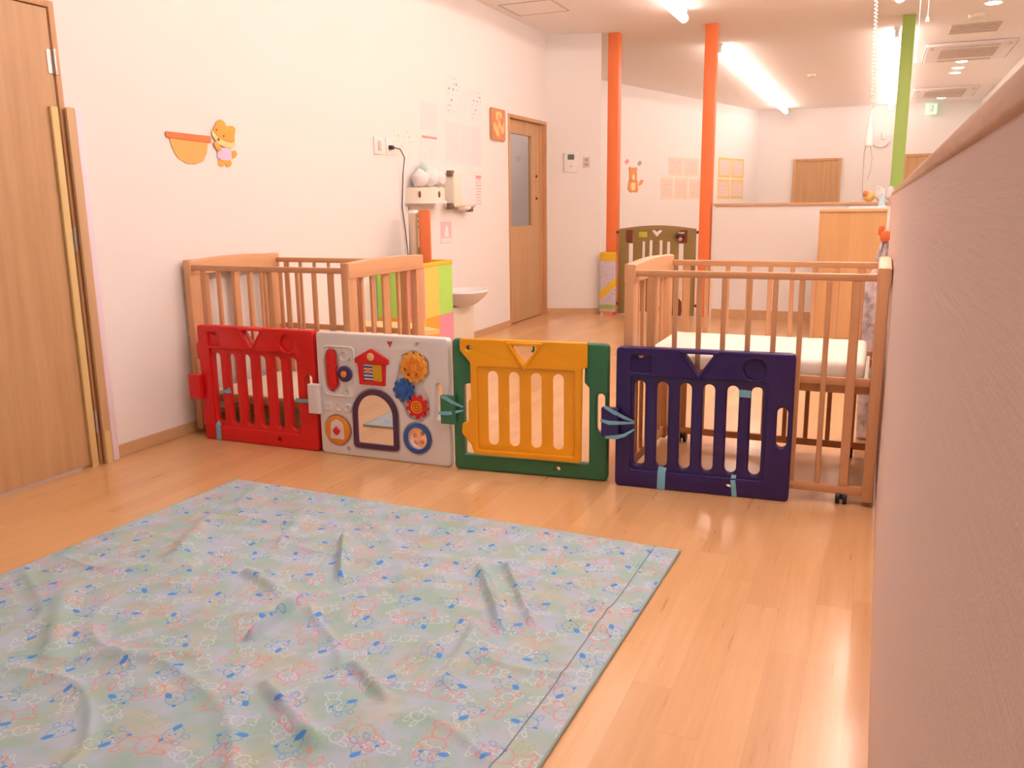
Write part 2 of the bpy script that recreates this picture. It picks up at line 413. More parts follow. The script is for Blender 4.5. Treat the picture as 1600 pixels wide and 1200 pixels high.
for x, y, l in ((0.80, 9.36, 'round downlight at the top right edge, nearest of all downlights'), (0.81, 12.98, 'round downlight nearest in the row of three between the ceiling units'),
                (0.81, 13.57, 'round downlight in the middle of the row of three'), (0.81, 14.07, 'round downlight farthest in the row of three'),
                (0.81, 17.30, 'single round downlight above the green exit sign')):
    t = thing('downlight', l, 'downlight', (x, y, ZC), group='round ceiling downlights')
    b = new(); cyl(b, (x, y, ZC - 0.008), (x, y, ZC), 0.085, seg=24); obj('trim_ring', b, M_white, t)
    b = new(); cyl(b, (x, y, ZC - 0.012), (x, y, ZC - 0.008), 0.065, seg=24); obj('lens', b, M_down, t)
M_acw = plain('unit_white', (0.82, 0.80, 0.78), 0.5, 0.01); M_acg = plain('unit_grille', (0.64, 0.57, 0.52), 0.6)
def ac(y0, y1, label):
    x0, x1 = 0.33, 1.27; t = thing('air_conditioner', label, 'air conditioner', (0.8, (y0 + y1) / 2, ZC), group='ceiling air conditioners')
    b = new(); box(b, x0, x1, y0, y1, ZC - 0.035, ZC, 0.03, 3); obj('casing', b, M_acw, t)
    xm0, xm1 = x0 + 0.17, x1 - 0.17
    b = new()
    n = 7
    for k in range(n):
        ya = y0 + 0.30 + k * (y1 - y0 - 0.6) / n; box(b, xm0, xm1, ya, ya + 0.6 * (y1 - y0 - 0.6) / n, ZC - 0.042, ZC - 0.035)
    obj('grille', b, M_acg, t)
    for ya in (y0 + 0.08, y1 - 0.16):
        b = new(); box(b, xm0, xm1, ya, ya + 0.07, ZC - 0.045, ZC - 0.034, 0.005); obj('louver', b, M_acg, t)
    for xa in (x0 + 0.05, x1 - 0.09):
        b = new(); box(b, xa, xa + 0.035, y0 + 0.05, y0 + 0.22, ZC - 0.040, ZC - 0.034, 0.003); obj('corner_cover', b, M_acg, t)
ac(11.45, 12.75, 'white ceiling air conditioner near the top right, the larger and closer one')
ac(15.75, 17.0, 'white ceiling air conditioner farther back, just above the exit sign')
b = new()
for k in range(6): box(b, 0.52, 0.98, 10.35 + k * 0.09, 10.41 + k * 0.09, ZC - 0.012, ZC)
tag(obj('ceiling_vent', b, M_acg, at=(0.75, 10.6, ZC)), 'grey slatted ceiling vent in front of the nearer air conditioner', 'vent')
b = new(); cyl(b, (0.72, 9.9, ZC - 0.03), (0.72, 9.9, ZC), 0.075, 0.09, 20); tag(obj('smoke_detector', b, M_cream, at=(0.72, 9.9, ZC)), 'small round detector on the ceiling beside the grey vent', 'detector')
for x, y, l in ((-1.05, 13.3, 'small round sensor on the ceiling right of the long diagonal light'), ):
    b = new(); cyl(b, (x, y, ZC - 0.03), (x, y, ZC), 0.05, 0.06, 20); tag(obj('ceiling_sensor', b, M_cream, at=(x, y, ZC)), l, 'sensor')
b = new(); y0, y1, x0, x1 = 7.47, 7.97, -3.30, -2.79
for a in ((x0, x1, y0, y0 + 0.014), (x0, x1, y1 - 0.014, y1), (x0, x0 + 0.014, y0, y1), (x1 - 0.014, x1, y0, y1)): box(b, *a, ZC - 0.004, ZC)
h = obj('access_hatch', b, plain('hatch_rim', (0.55, 0.45, 0.38), 0.6), at=(-3.05, 7.7, ZC)); tag(h, 'square access hatch in the ceiling above the sliding door', 'hatch')
obj('hatch_panel', box(new(), x0 + 0.014, x1 - 0.014, y0 + 0.014, y1 - 0.014, ZC - 0.002, ZC), M_ceil, h)
# exit sign
t = thing('exit_sign', 'small green and white lit exit sign hanging at the far end', 'sign', (0.69, 17.95, ZC))
obj('sign_box', box(new(), 0.59, 0.79, 17.92, 17.98, 2.73, 2.93, 0.005), emit('sign_green', (0.05, 0.62, 0.30), 0.35), t)
b = new(); plate(b, [rect(0.635, 0.775, 2.75, 2.91)], 17.915, 17.921); ep = obj('sign_panel', b, emit('sign_white', (0.62, 0.95, 0.9), 0.25), t)
b = new(); box(b, 0.655, 0.66, 17.91, 17.916, 2.76, 2.90); box(b, 0.655, 0.73, 17.91, 17.916, 2.895, 2.90); ball(b, (0.712, 17.912, 2.875), 0.012, 1, 0.3, 1)
tube(b, [(0.712, 17.912, 2.86), (0.70, 17.912, 2.825), (0.72, 17.912, 2.80), (0.71, 17.912, 2.77)], 0.006); tube(b, [(0.70, 17.912, 2.825), (0.685, 17.912, 2.80), (0.67, 17.912, 2.79)], 0.006)
tube(b, [(0.71, 17.912, 2.85), (0.74, 17.912, 2.84)], 0.005); obj('running_figure', b, M_lime, ep)
obj('bracket', box(new(), 0.66, 0.72, 17.94, 17.96, 2.93, ZC), M_white, t)

# ------------------------------------------------------------------ pillars
for x0, x1, y0, y1, m, l in ((-2.783, -2.664, 9.16, 9.28, M_orange, 'orange pillar left of the brown safety gate'), (-1.765, -1.648, 9.14, 9.26, M_orange, 'orange pillar right of the brown safety gate'),
                         (0.052, 0.168, 9.60, 9.72, M_lime, 'lime green pillar beside the low right wall')):
    b = new(); box(b, x0, x1, y0, y1, 0, ZC, 0.006)
    tag(obj('pillar', b, m, at=((x0 + x1) / 2, (y0 + y1) / 2, 0)), l, 'pillar')

# ------------------------------------------------------------------ play-yard panels
def panel_root(name, label, A, B, extra=0.0):
    A = Vector(A); B = Vector(B); r = math.atan2(B.y - A.y, B.x - A.x)
    return thing(name, label, 'playpen panel', (A.x, A.y, 0), r, group='plastic playpen panels in a row')
W, H = 0.722, 0.612
def slat_panel(label, A, B, mat, name, xs):
    t = panel_root('playpen_panel', label, A, B)
    body = [rnd([(0, 0), (W, 0), (W, H), (0, H)], 0.022)]
    slots = [stad(c, 0.095, 0.468, 0.048) for c in xs]
    vh = rnd([(0.288, 0.592), (0.402, 0.592), (0.345, 0.508)], 0.006)
    rslot = stad(0.682, 0.222, 0.392, 0.042)
    h1 = circle(0.100, 0.574, 0.011, 16); h2 = circle(0.481, 0.040, 0.011, 16)
    b = new()
    plate(b, body + slots + [vh, rslot, h1, h2], 0.014, 0.050, 0.009)
    rec = rnd([(0.066, 0.080), (0.618, 0.080), (0.618, 0.490), (0.066, 0.490)], 0.014)
    fr = [rnd([(0, 0), (W, 0), (W, H), (0, H)], 0.022), rec, rect(0.066, 0.146, 0.506, 0.578, 0.008), circle(0.566, 0.542, 0.044),
          rnd([(0.285, 0.598), (0.405, 0.598), (0.345, 0.500)], 0.004), rslot, h2]
    # keep the small hole inside the square dimple
    plate(b, fr, 0.0, 0.024, 0.007)
    # raised V rib
    rib = [rnd([(0.262, 0.608), (0.428, 0.608), (0.345, 0.484)], 0.008), rnd([(0.285, 0.595), (0.405, 0.595), (0.345, 0.506)], 0.004)]
    plate(b, rib, -0.005, 0.016, 0.005)
    obj('panel_body', b, mat, t, local=True)
    b = new(); plate(b, [rnd([(-0.056, 0.222), (0.020, 0.222), (0.020, 0.352), (-0.056, 0.352)], 0.006)], -0.032, -0.0015, 0.005)
    obj('connector_tab', b, mat, t, local=True)
    return t
xs = [0.101, 0.197, 0.293, 0.388, 0.484, 0.580]
tr_ = slat_panel('red slatted playpen panel, leftmost of the row, in front of the left crib', (-3.241, 3.395), (-2.514, 3.401), M_red, 'red', xs)
b = new()
plate(b, [rnd([(-0.014, 0.43), (0.004, 0.43), (0.004, 0.515), (-0.014, 0.515)], 0.004)], 0.005, 0.03, 0.003)
obj('edge_lug', b, M_red, tr_, local=True); b = new()
plate(b, [rnd([(-0.012, 0.10), (0.004, 0.10), (0.004, 0.17), (-0.012, 0.17)], 0.004)], 0.005, 0.03, 0.003)
obj('edge_lug', b, M_red, tr_, local=True)
slat_panel('dark purple slatted playpen panel, rightmost of the row, in front of the right crib', (-0.992, 3.431), (-0.270, 3.475), M_purple, 'purple', xs)

# white activity panel
t = panel_root('playpen_panel', 'white activity playpen panel with mirror, gears and toy telephone', (-2.497, 3.397), (-1.775, 3.399))
b = new(); slot = stad(0.668, 0.222, 0.398, 0.034); out = rnd([(0, 0), (W, 0), (W, H), (0, H)], 0.024)
h1 = circle(0.562, 0.572, 0.011, 16); h2 = circle(0.158, 0.032, 0.011, 16)
oc = (0.102, 0.125); bc = (0.548, 0.125)
arch_o = [(0.196, 0.082)] + [(0.320 - 0.124 * math.cos(math.pi * k / 20), 0.219 + 0.124 * math.sin(math.pi * k / 20)) for k in range(21)] + [(0.444, 0.082)]
def arch(m, zb=0.052):
    w_ = 0.124 - m; cx = 0.320
    return rnd([(cx - w_, zb + m), (cx - w_, 0.219)], 0.0)[:1] + [(cx - w_ * math.cos(math.pi * k / 20), 0.219 + w_ * math.sin(math.pi * k / 20)) for k in range(21)] + [(cx + w_, zb + m)]
def arch_r(m, zb=0.052, r=0.02):
    p = arch(m, zb); n = len(p); return rnd(p, [r] + [0] * (n - 2) + [r])
def disc_r(c, r, n=32): return circle(c[0], c[1], r, n)
plate(b, [out, slot, h1, h2, disc_r(bc, 0.056)], 0.010, 0.048, 0.009)
gear_pocket = rnd([(0.455, 0.43), (0.43, 0.345), (0.475, 0.285), (0.50, 0.225), (0.57, 0.205), (0.618, 0.25), (0.612, 0.33), (0.575, 0.385), (0.622, 0.44), (0.615, 0.51), (0.545, 0.545), (0.475, 0.52)], 0.03)
plate(b, [out, slot, h1, h2, arch_r(-0.006, r=0.024), disc_r(oc, 0.078), disc_r(bc, 0.078), gear_pocket, stad(0.086, 0.318, 0.528, 0.078)], 0.0, 0.022, 0.007)
def ring2(o, i, y0=-0.008, y1=0.006, bev=0.004): plate(b, [o, i], y0, y1, bev)
ring2(rect(0.036, 0.222, 0.298, 0.548, 0.03), rect(0.044, 0.214, 0.306, 0.540, 0.026))
ring2(rect(0.034, 0.072, 0.224, 0.262, 0.004), rect(0.040, 0.066, 0.230, 0.256, 0.002))
ring2(circle(0.115, 0.243, 0.022, 20), circle(0.118, 0.247, 0.015, 20))
ring2(circle(0.170, 0.243, 0.021, 20), circle(0.170, 0.243, 0.015, 20))
ring2(circle(0.160, 0.500, 0.025, 20), circle(0.160, 0.500, 0.019, 20)); ring2(circle(0.170, 0.325, 0.016, 20), circle(0.170, 0.325, 0.011, 20))
ring2(circle(0.195, 0.485, 0.010, 14), circle(0.195, 0.485, 0.006, 14))
obj('panel_body', b, M_pwhite, t, local=True)
b = new(); plate(b, [rnd([(-0.044, 0.205), (0.020, 0.205), (0.020, 0.354), (-0.044, 0.354)], 0.006)], -0.032, -0.0015, 0.005); obj('connector_tab', b, M_pwhite, t, local=True)
# telephone handset
b = new(); hs = rnd([(0.058, 0.500), (0.072, 0.528), (0.098, 0.528), (0.112, 0.500), (0.110, 0.455), (0.116, 0.445), (0.112, 0.43), (0.114, 0.395), (0.117, 0.365), (0.112, 0.345), (0.088, 0.318), (0.064, 0.345), (0.058, 0.38)], 0.008)
plate(b, [hs], -0.014, 0.012, 0.008); obj('telephone_handset', b, M_red, t, local=True)
b = new(); plate(b, [circle(0.163, 0.413, 0.040)], -0.014, 0.0, 0.006); dd = obj('telephone_dial', b, M_navy, t, local=True); dd['label'] = 'dark round dial with orange hub'
b = new(); plate(b, [circle(0.163, 0.413, 0.016)], -0.022, -0.012, 0.004); obj('dial_hub', b, M_orangeP, dd, local=True)
# red house window
b = new(); hx = 0.316
house = rnd([(0.246, 0.368), (0.386, 0.368), (0.392, 0.470), (0.410, 0.474), (0.408, 0.496), (hx, 0.545), (0.226, 0.496), (0.224, 0.474), (0.240, 0.470)], 0.005)
win = rect(0.267, 0.374, 0.386, 0.470, 0.004)
plate(b, [house, win], -0.012, 0.004, 0.003); ho = obj('toy_house', b, M_red, t, local=True)
b = new(); plate(b, [rect(0.268, 0.320, 0.387, 0.469)], -0.003, 0.002)
pm = N('striped_picture'); g = pm.sep(pm.obj()); f = pm.math('GREATER_THAN', pm.math('FRACT', pm.math('MULTIPLY', g[2], 60)), 0.5)
pm.base(pm.mix(f, (0.05, 0.07, 0.3), (0.7, 0.75, 0.8))); obj('window_picture', b, pm.m, ho, local=True)
b = new(); ball(b, (0.293, -0.004, 0.436), 0.014, 1, 0.3, 1); obj('picture_face', b, M_orangeP, ho, local=True)
b = new(); plate(b, [rect(0.320, 0.373, 0.387, 0.469)], -0.007, 0.002, 0.002); obj('sliding_shutter', b, plastic('mustard_plastic', (0.70, 0.42, 0.02)), ho, local=True)
b = new(); plate(b, [circle(0.316, 0.506, 0.019)], -0.016, -0.010, 0.002); fl = obj('house_flower', b, plastic('pale_yellow_plastic', (0.85, 0.62, 0.3)), ho, local=True)
# gears
def gear(c, r, teeth, depth=0.25, n=6, ph=0.0):
    p = []
    for k in range(teeth):
        a0 = 2 * math.pi * k / teeth + ph; s = 2 * math.pi / teeth
        for f_, rr in ((0.0, 1 - depth), (0.16, 1 - depth), (0.30, 1.0), (0.70, 1.0), (0.84, 1 - depth)):
            p.append((c[0] + r * rr * math.cos(a0 + f_ * s), c[1] + r * rr * math.sin(a0 + f_ * s)))
    return rnd(p, 0.003, 2)
M_gold = plain('amber_plastic', (0.92, 0.42, 0.05), 0.2)
b = new(); plate(b, [gear((0.544, 0.468), 0.074, 12, 0.13)], -0.010, 0.004, 0.003); g1 = obj('gear', b, M_gold, t, local=True); g1['label'] = 'amber flower gear'
b = new()
for k in range(8):
    a = 2 * math.pi * k / 8; plate(b, [circle(0.544 + 0.036 * math.cos(a), 0.468 + 0.036 * math.sin(a), 0.017, 14)], -0.016, -0.008, 0.004)
plate(b, [circle(0.544, 0.468, 0.022, 20)], -0.020, -0.008, 0.004); obj('flower', b, M_orangeP, g1, local=True)
for dx, dz in ((-0.022, -0.032), (0.020, -0.030), (-0.04, -0.008)):
    b = new(); ball(b, (0.544 + dx, -0.017, 0.468 + dz), 0.006); obj('bead', b, M_brown, g1, local=True)
b = new(); plate(b, [gear((0.487, 0.356), 0.058, 9, 0.28)], -0.012, 0.004, 0.003); plate(b, [circle(0.487, 0.356, 0.024)], -0.022, -0.010, 0.005)
g2 = obj('gear', b, M_blue, t, local=True); g2['label'] = 'blue gear'
b = new(); plate(b, [gear((0.556, 0.281), 0.059, 9, 0.25, ph=0.2)], -0.012, 0.004, 0.003); g3 = obj('gear', b, M_red, t, local=True); g3['label'] = 'red gear with yellow rings'
b = new()
for r_ in (0.030, 0.018): plate(b, [circle(0.556, 0.281, r_), circle(0.556, 0.281, r_ - 0.006)], -0.015, -0.010, 0.001)
plate(b, [circle(0.556, 0.281, 0.006, 12)], -0.015, -0.010, 0.001); obj('gear_rings', b, M_yellow, g3, local=True)
# mirror door
b = new(); plate(b, [arch_r(0.0), arch_r(0.024, r=0.008)], -0.010, 0.006, 0.004); mf = obj('mirror_frame', b, plastic('plum_plastic', (0.085, 0.03, 0.09)), t, local=True)
b = new(); plate(b, [arch_r(0.022, r=0.008)], -0.001, 0.004); obj('mirror', b, M_mirror, mf, local=True)
# orange round door
b = new(); plate(b, [circle(oc[0], oc[1], 0.071)], -0.008, 0.004, 0.004); od = obj('round_badge', b, M_orangeP, t, local=True)
b = new(); plate(b, [rnd([(0.062, 0.083), (0.142, 0.083), (0.138, 0.155), (0.130, 0.168), (0.102, 0.182), (0.074, 0.168), (0.066, 0.155)], 0.008)], -0.011, -0.006, 0.002); obj('badge_house', b, M_pwhite, od, local=True)
b = new(); plate(b, [rnd([(0.102, 0.150), (0.124, 0.128), (0.114, 0.108), (0.102, 0.102), (0.090, 0.108), (0.080, 0.128)], 0.006)], -0.020, -0.009, 0.005); obj('badge_knob', b, M_red, od, local=True)
# blue porthole
b = new(); plate(b, [circle(bc[0], bc[1], 0.072), circle(bc[0], bc[1], 0.053)], -0.008, 0.006, 0.004); bp = obj('porthole_ring', b, M_blue, t, local=True)
b = new(); ball(b, (bc[0], 0.010, bc[1]), 0.054, 1, 0.35, 1, 24); obj('clear_dome', b, M_clear, bp, local=True)
M_peach = plain('peach_bead', (0.85, 0.55, 0.42), 0.3)
for dx, dz in ((-0.02, 0.012), (0.015, -0.018), (0.018, 0.022), (-0.015, -0.022)):
    b = new(); ball(b, (bc[0] + dx, 0.014, bc[1] + dz), 0.011); obj('loose_bead', b, M_peach, bp, local=True)
lg = N('badge_print'); g = lg.sep(lg.obj()); f = lg.noise(lg.obj(), 160, 2)[0]; lg.base(lg.mix(lg.math('GREATER_THAN', f, 0.58), (0.62, 0.02, 0.07), (0.85, 0.6, 0.65)))
b = new(); plate(b, [rnd([(0.402, 0.584), (0.434, 0.584), (0.418, 0.552)], 0.003)], -0.003, 0.002, 0.001); obj('maker_badge', b, lg.m, t, local=True)

# green and yellow gate panel
t = panel_root('playpen_panel', 'green playpen panel with a yellow door in it', (-1.752, 3.389), (-1.035, 3.458))
b = new()
gf = rnd([(0, 0), (W, 0), (W, 0.614), (0.615, 0.614), (0.615, 0.440), (0.636, 0.418), (0.636, 0.074), (0.052, 0.074), (0.052, 0.405), (0.112, 0.415), (0.112, 0.614), (0, 0.614)],
         [0.024, 0.024, 0.024, 0.004, 0.01, 0.02, 0.008, 0.008, 0.016, 0.01, 0.004, 0.024])
plate(b, [gf, stad(0.688, 0.221, 0.395, 0.036), circle(0.494, 0.038, 0.011, 16), circle(0.088, 0.578, 0.013, 16)], 0.004, 0.050, 0.010)
obj('panel_frame', b, M_green, t, local=True)
b = new(); plate(b, [rnd([(-0.050, 0.222), (0.020, 0.222), (0.020, 0.356), (-0.050, 0.356)], 0.006)], -0.032, -0.0015, 0.005); obj('connector_tab', b, M_green, t, local=True)
b = new(); yo = rnd([(0.106, 0.084), (0.606, 0.080), (0.610, 0.505), (0.630, 0.510), (0.630, 0.620), (0.045, 0.620), (0.045, 0.565), (0.094, 0.510), (0.094, 0.345), (0.082, 0.335), (0.080, 0.235), (0.050, 0.228), (0.046, 0.180), (0.090, 0.130)],
         [0.012, 0.016, 0.004, 0.004, 0.006, 0.018, 0.018, 0.02, 0.006, 0.006, 0.01, 0.014, 0.02, 0.02])
ys = [stad(c, 0.135, 0.476, 0.048) for c in (0.198, 0.298, 0.400, 0.501)]
vh = rnd([(0.293, 0.594), (0.408, 0.594), (0.348, 0.518)], 0.006)
yh = circle(0.088, 0.578, 0.011, 16)
plate(b, [yo] + ys + [vh, yh], -0.006, 0.003, 0.004)
yin = [(x, z) for x, z in yo]
plate(b, [yo, rect(0.125, 0.575, 0.108, 0.494, 0.012), rnd([(0.288, 0.600), (0.413, 0.600), (0.348, 0.508)], 0.004), yh], -0.016, -0.004, 0.006)
plate(b, [rnd([(0.262, 0.612), (0.438, 0.612), (0.348, 0.484)], 0.008), rnd([(0.288, 0.597), (0.413, 0.597), (0.348, 0.512)], 0.004)], -0.022, -0.008, 0.005)
obj('panel_door', b, M_yellow, t, local=True)['label'] = 'yellow slatted door'
b = new(); plate(b, [rnd([(0.372, 0.572), (0.398, 0.576), (0.392, 0.560), (0.386, 0.548), (0.382, 0.560)], 0.002)], 0.010, 0.022, 0.002); box(b, 0.380, 0.388, 0.012, 0.020, 0.55, 0.60); obj('door_latch', b, M_green, t, local=True)

# blue tape and ties
def ribbon(name, pts_list, w, label, cat='tie', th=0.0015, loc=None, rz=0):
    b = new()
    for pts in pts_list:
        P = [Vector(p) for p in pts]; L = []; R = []
        for i, p in enumerate(P):
            d = (P[min(i + 1, len(P) - 1)] - P[max(0, i - 1)]).normalized(); s = Vector((-d.z, 0, d.x)).normalized() if abs(d.x) + abs(d.z) > 1e-6 else Vector((1, 0, 0))
            wi = w[i] if isinstance(w, (list, tuple)) else w
            L.append(p + s * wi / 2); R.append(p - s * wi / 2)
        vs = [(b.verts.new(l), b.verts.new(r), b.verts.new(r + Vector((0, th, 0))), b.verts.new(l + Vector((0, th, 0)))) for l, r in zip(L, R)]
        for A, B in zip(vs, vs[1:]):
            for k in range(4): b.faces.new((A[k], A[(k + 1) % 4], B[(k + 1) % 4], B[k]))
        b.faces.new(vs[0]); b.faces.new(vs[-1][::-1])
    o = obj(name, b, M_tblue, local=True); o.location = loc; o.rotation_euler = (0, 0, rz)
    tag(o, label, cat, 'light blue ties and tape on the panels'); return o
rA = (-3.241, 3.395, 0); rB = (-2.497, 3.397, 0); rC = (-1.752, 3.389, 0); rD = (-0.992, 3.431, 0)
aC = math.atan2(0.069, 0.717); aD = math.atan2(0.044, 0.722)
ribbon('plastic_tape', [[(0.100, 0.005, 0.095), (0.093, -0.002, 0.085), (0.092, -0.002, 0.020), (0.090, -0.002, 0.002)]], 0.030, 'light blue tape wrapped round the bottom left of the red panel', 'tape', loc=rA)
ribbon('plastic_tape', [[(0.110, 0.010, 0.262), (0.145, 0.004, 0.270), (0.160, 0.002, 0.266), (0.190, 0.002, 0.278)]], [0.006, 0.014, 0.018, 0.030], 'light blue tape across a slat of the red panel', 'tape', loc=rA)
ribbon('plastic_tape', [[(0.603, 0.002, 0.262), (0.625, -0.002, 0.257), (0.685, -0.002, 0.260)]], 0.018, 'light blue tape beside the white tab on the red panel', 'tape', loc=rA)
ribbon('plastic_tie', [[(-0.044, -0.034, 0.350), (-0.020, -0.036, 0.346), (0.015, -0.034, 0.325), (0.052, -0.004, 0.300)], [(-0.060, -0.034, 0.272), (-0.03, -0.036, 0.274), (0.0, -0.036, 0.276), (0.052, -0.004, 0.285)]], [0.010, 0.018, 0.016, 0.006], 'light blue tie round the green tab between white and green panels', 'tie', loc=rC, rz=aC)
ribbon('plastic_tie', [[(-0.040, -0.034, 0.356), (0.0, -0.036, 0.336), (0.045, -0.025, 0.312), (0.082, 0.006, 0.290)], [(-0.058, -0.034, 0.296), (-0.02, -0.036, 0.288), (0.03, -0.034, 0.290), (0.082, 0.006, 0.284)],
        [(-0.035, -0.034, 0.222), (0.01, -0.036, 0.226), (0.045, -0.030, 0.236), (0.082, 0.006, 0.256)]], [0.012, 0.018, 0.014, 0.007], 'light blue ties round the purple tab beside the green panel', 'tie', loc=rD, rz=aD)
ribbon('plastic_tape', [[(0.206, 0.012, 0.098), (0.203, -0.002, 0.078), (0.202, -0.002, 0.002)]], 0.034, 'light blue tape at the bottom left of the purple panel', 'tape', loc=rD, rz=aD)
ribbon('plastic_tape', [[(0.502, 0.012, 0.092), (0.500, -0.002, 0.070), (0.505, -0.002, 0.030), (0.508, -0.002, 0.002)]], 0.020, 'light blue tape at the bottom right of the purple panel', 'tape', loc=rD, rz=aD)
ribbon('plastic_tape', [[(0.508, 0.011, 0.440), (0.532, 0.011, 0.440), (0.556, 0.011, 0.438)]], 0.030, 'light blue tape near the top of a slat of the purple panel', 'tape', loc=rD, rz=aD)

# ------------------------------------------------------------------ cribs
def make_crib(label, x0, y0, deck_z, hh):
    L, D = 1.03, 0.745
    t = thing('baby_crib', label, 'crib', (x0 + L / 2, y0 + D / 2, 0), group='wooden baby cribs on casters')
    cx, cy = x0 + L / 2, y0 + D / 2
    px, py = 0.042, 0.078
    for sx in (0, 1):
        for sy in (0, 1):
            ax = x0 if sx == 0 else x0 + L - px; ay = y0 if sy == 0 else y0 + D - py
            b = new(); box(b, ax, ax + px, ay, ay + py, 0.022, hh - 0.004, 0.006); obj('post', b, M_beech, t)
            for k in range(3):
                pass
    for sx in (0, 1):
        ax = x0 + 0.008 if sx == 0 else x0 + L - px + 0.008
        # end board with a low arched top
        b = new(); n = 16; prof = []
        for k in range(n + 1):
            s = k / n; prof.append((y0 + 0.004 + s * (D - 0.008), hh - 0.008 + 0.012 * math.sin(math.pi * s)))
        poly = [(y0 + 0.004, hh - 0.082)] + prof[:] + [(y0 + D - 0.004, hh - 0.082)]
        plate(b, [poly], ax - 0.011, ax + px - 0.003, 0.005, frame='yz'); obj('end_board', b, M_beechy, t)
        b = new(); box(b, ax, ax + 0.024, y0 + py, y0 + D - py, 0.042, 0.085, 0.004); obj('end_rail', b, M_beechy, t)
        ys_ = [(0.055, 0.022), (0.135, 0.022), (0.245, 0.062), (0.345, 0.022), (0.435, 0.022)]
        span = D - 2 * py
        for c, w_ in [(span * f_, w_) for f_, w_ in ((0.12, 0.022), (0.28, 0.022), (0.50, 0.060), (0.72, 0.022), (0.88, 0.022))]:
            b = new(); box(b, ax + 0.004, ax + 0.020, y0 + py + c - w_ / 2, y0 + py + c + w_ / 2, 0.085, hh - 0.080, 0.003, 1); obj('slat', b, M_beech, t)
    for sy in (0, 1):
        ay = y0 + 0.012 if sy == 0 else y0 + D - 0.036
        nm = 'front' if sy == 0 else 'rear'
        for z0_, z1_, nme in ((hh - 0.058, hh - 0.030, 'top_rail'), (0.486, 0.519, 'middle_rail'), (0.042, 0.077, 'bottom_rail')):
            b = new(); box(b, x0 + px, x0 + L - px, ay + (0.012 if nme == 'middle_rail' else 0), ay + (0.030 if nme == 'middle_rail' else 0.024), z0_, z1_, 0.004); obj(nme, b, M_beechx, t)
        for k in range(9):
            c = x0 + 0.116 + 0.1 * k; w_ = 0.036 if k in (0, 8) else 0.021
            b = new(); box(b, c - w_ / 2, c + w_ / 2, ay + 0.001, ay + 0.013, 0.077, hh - 0.058, 0.003, 1)
            if k in (0, 8):
                for z_ in (0.16, 0.22, 0.28, 0.34): cyl(b, (c, ay - 0.001, z_), (c, ay + 0.002, z_), 0.004, seg=8)
            obj('slat', b, M_beech, t)
    # bed board
    b = new(); box(b, x0 + 0.05, x0 + L - 0.05, y0 + 0.052, y0 + D - 0.052, deck_z - 0.012, deck_z, 0.002, 1); obj('bed_board', b, M_deck, t)
    b = new()
    for ya in (y0 + 0.050, y0 + D - 0.072): box(b, x0 + px, x0 + L - px, ya, ya + 0.022, deck_z - 0.050, deck_z - 0.012, 0.002, 1)
    for k in range(5):
        xa = x0 + 0.12 + k * 0.19; box(b, xa, xa + 0.03, y0 + 0.072, y0 + D - 0.072, deck_z - 0.036, deck_z - 0.012)
    obj('bed_frame', b, M_beechx, t)
    for sx in (0.118, L - 0.118):
        for sy in (0.026, D - 0.026):
            x, y = x0 + sx, y0 + sy
            b = new(); cyl(b, (x - 0.022, y, 0.025), (x - 0.006, y, 0.025), 0.025, seg=20); cyl(b, (x + 0.006, y, 0.025), (x + 0.022, y, 0.025), 0.025, seg=20)
            c_ = obj('caster', b, M_black, t)
            b = new(); box(b, x - 0.006, x + 0.006, y - 0.015, y + 0.015, 0.02, 0.042, 0.002); cyl(b, (x, y, 0.034), (x, y, 0.043), 0.016); obj('caster_bracket', b, M_black, c_)
    return t
make_crib('beech baby crib at the left wall behind the red and white panels', -3.375, 3.475, 0.225, 0.942)
make_crib('beech baby crib by the low right wall behind the purple panel', -0.985, 3.515, 0.500, 0.957)
b = new(); box(b, -0.92, -0.02, 3.575, 4.205, 0.500, 0.575, 0.022, 4)
tag(obj('crib_mattress', b, M_sheet, at=(-0.47, 3.89, 0.5)), 'cream covered mattress lying in the right crib', 'mattress')

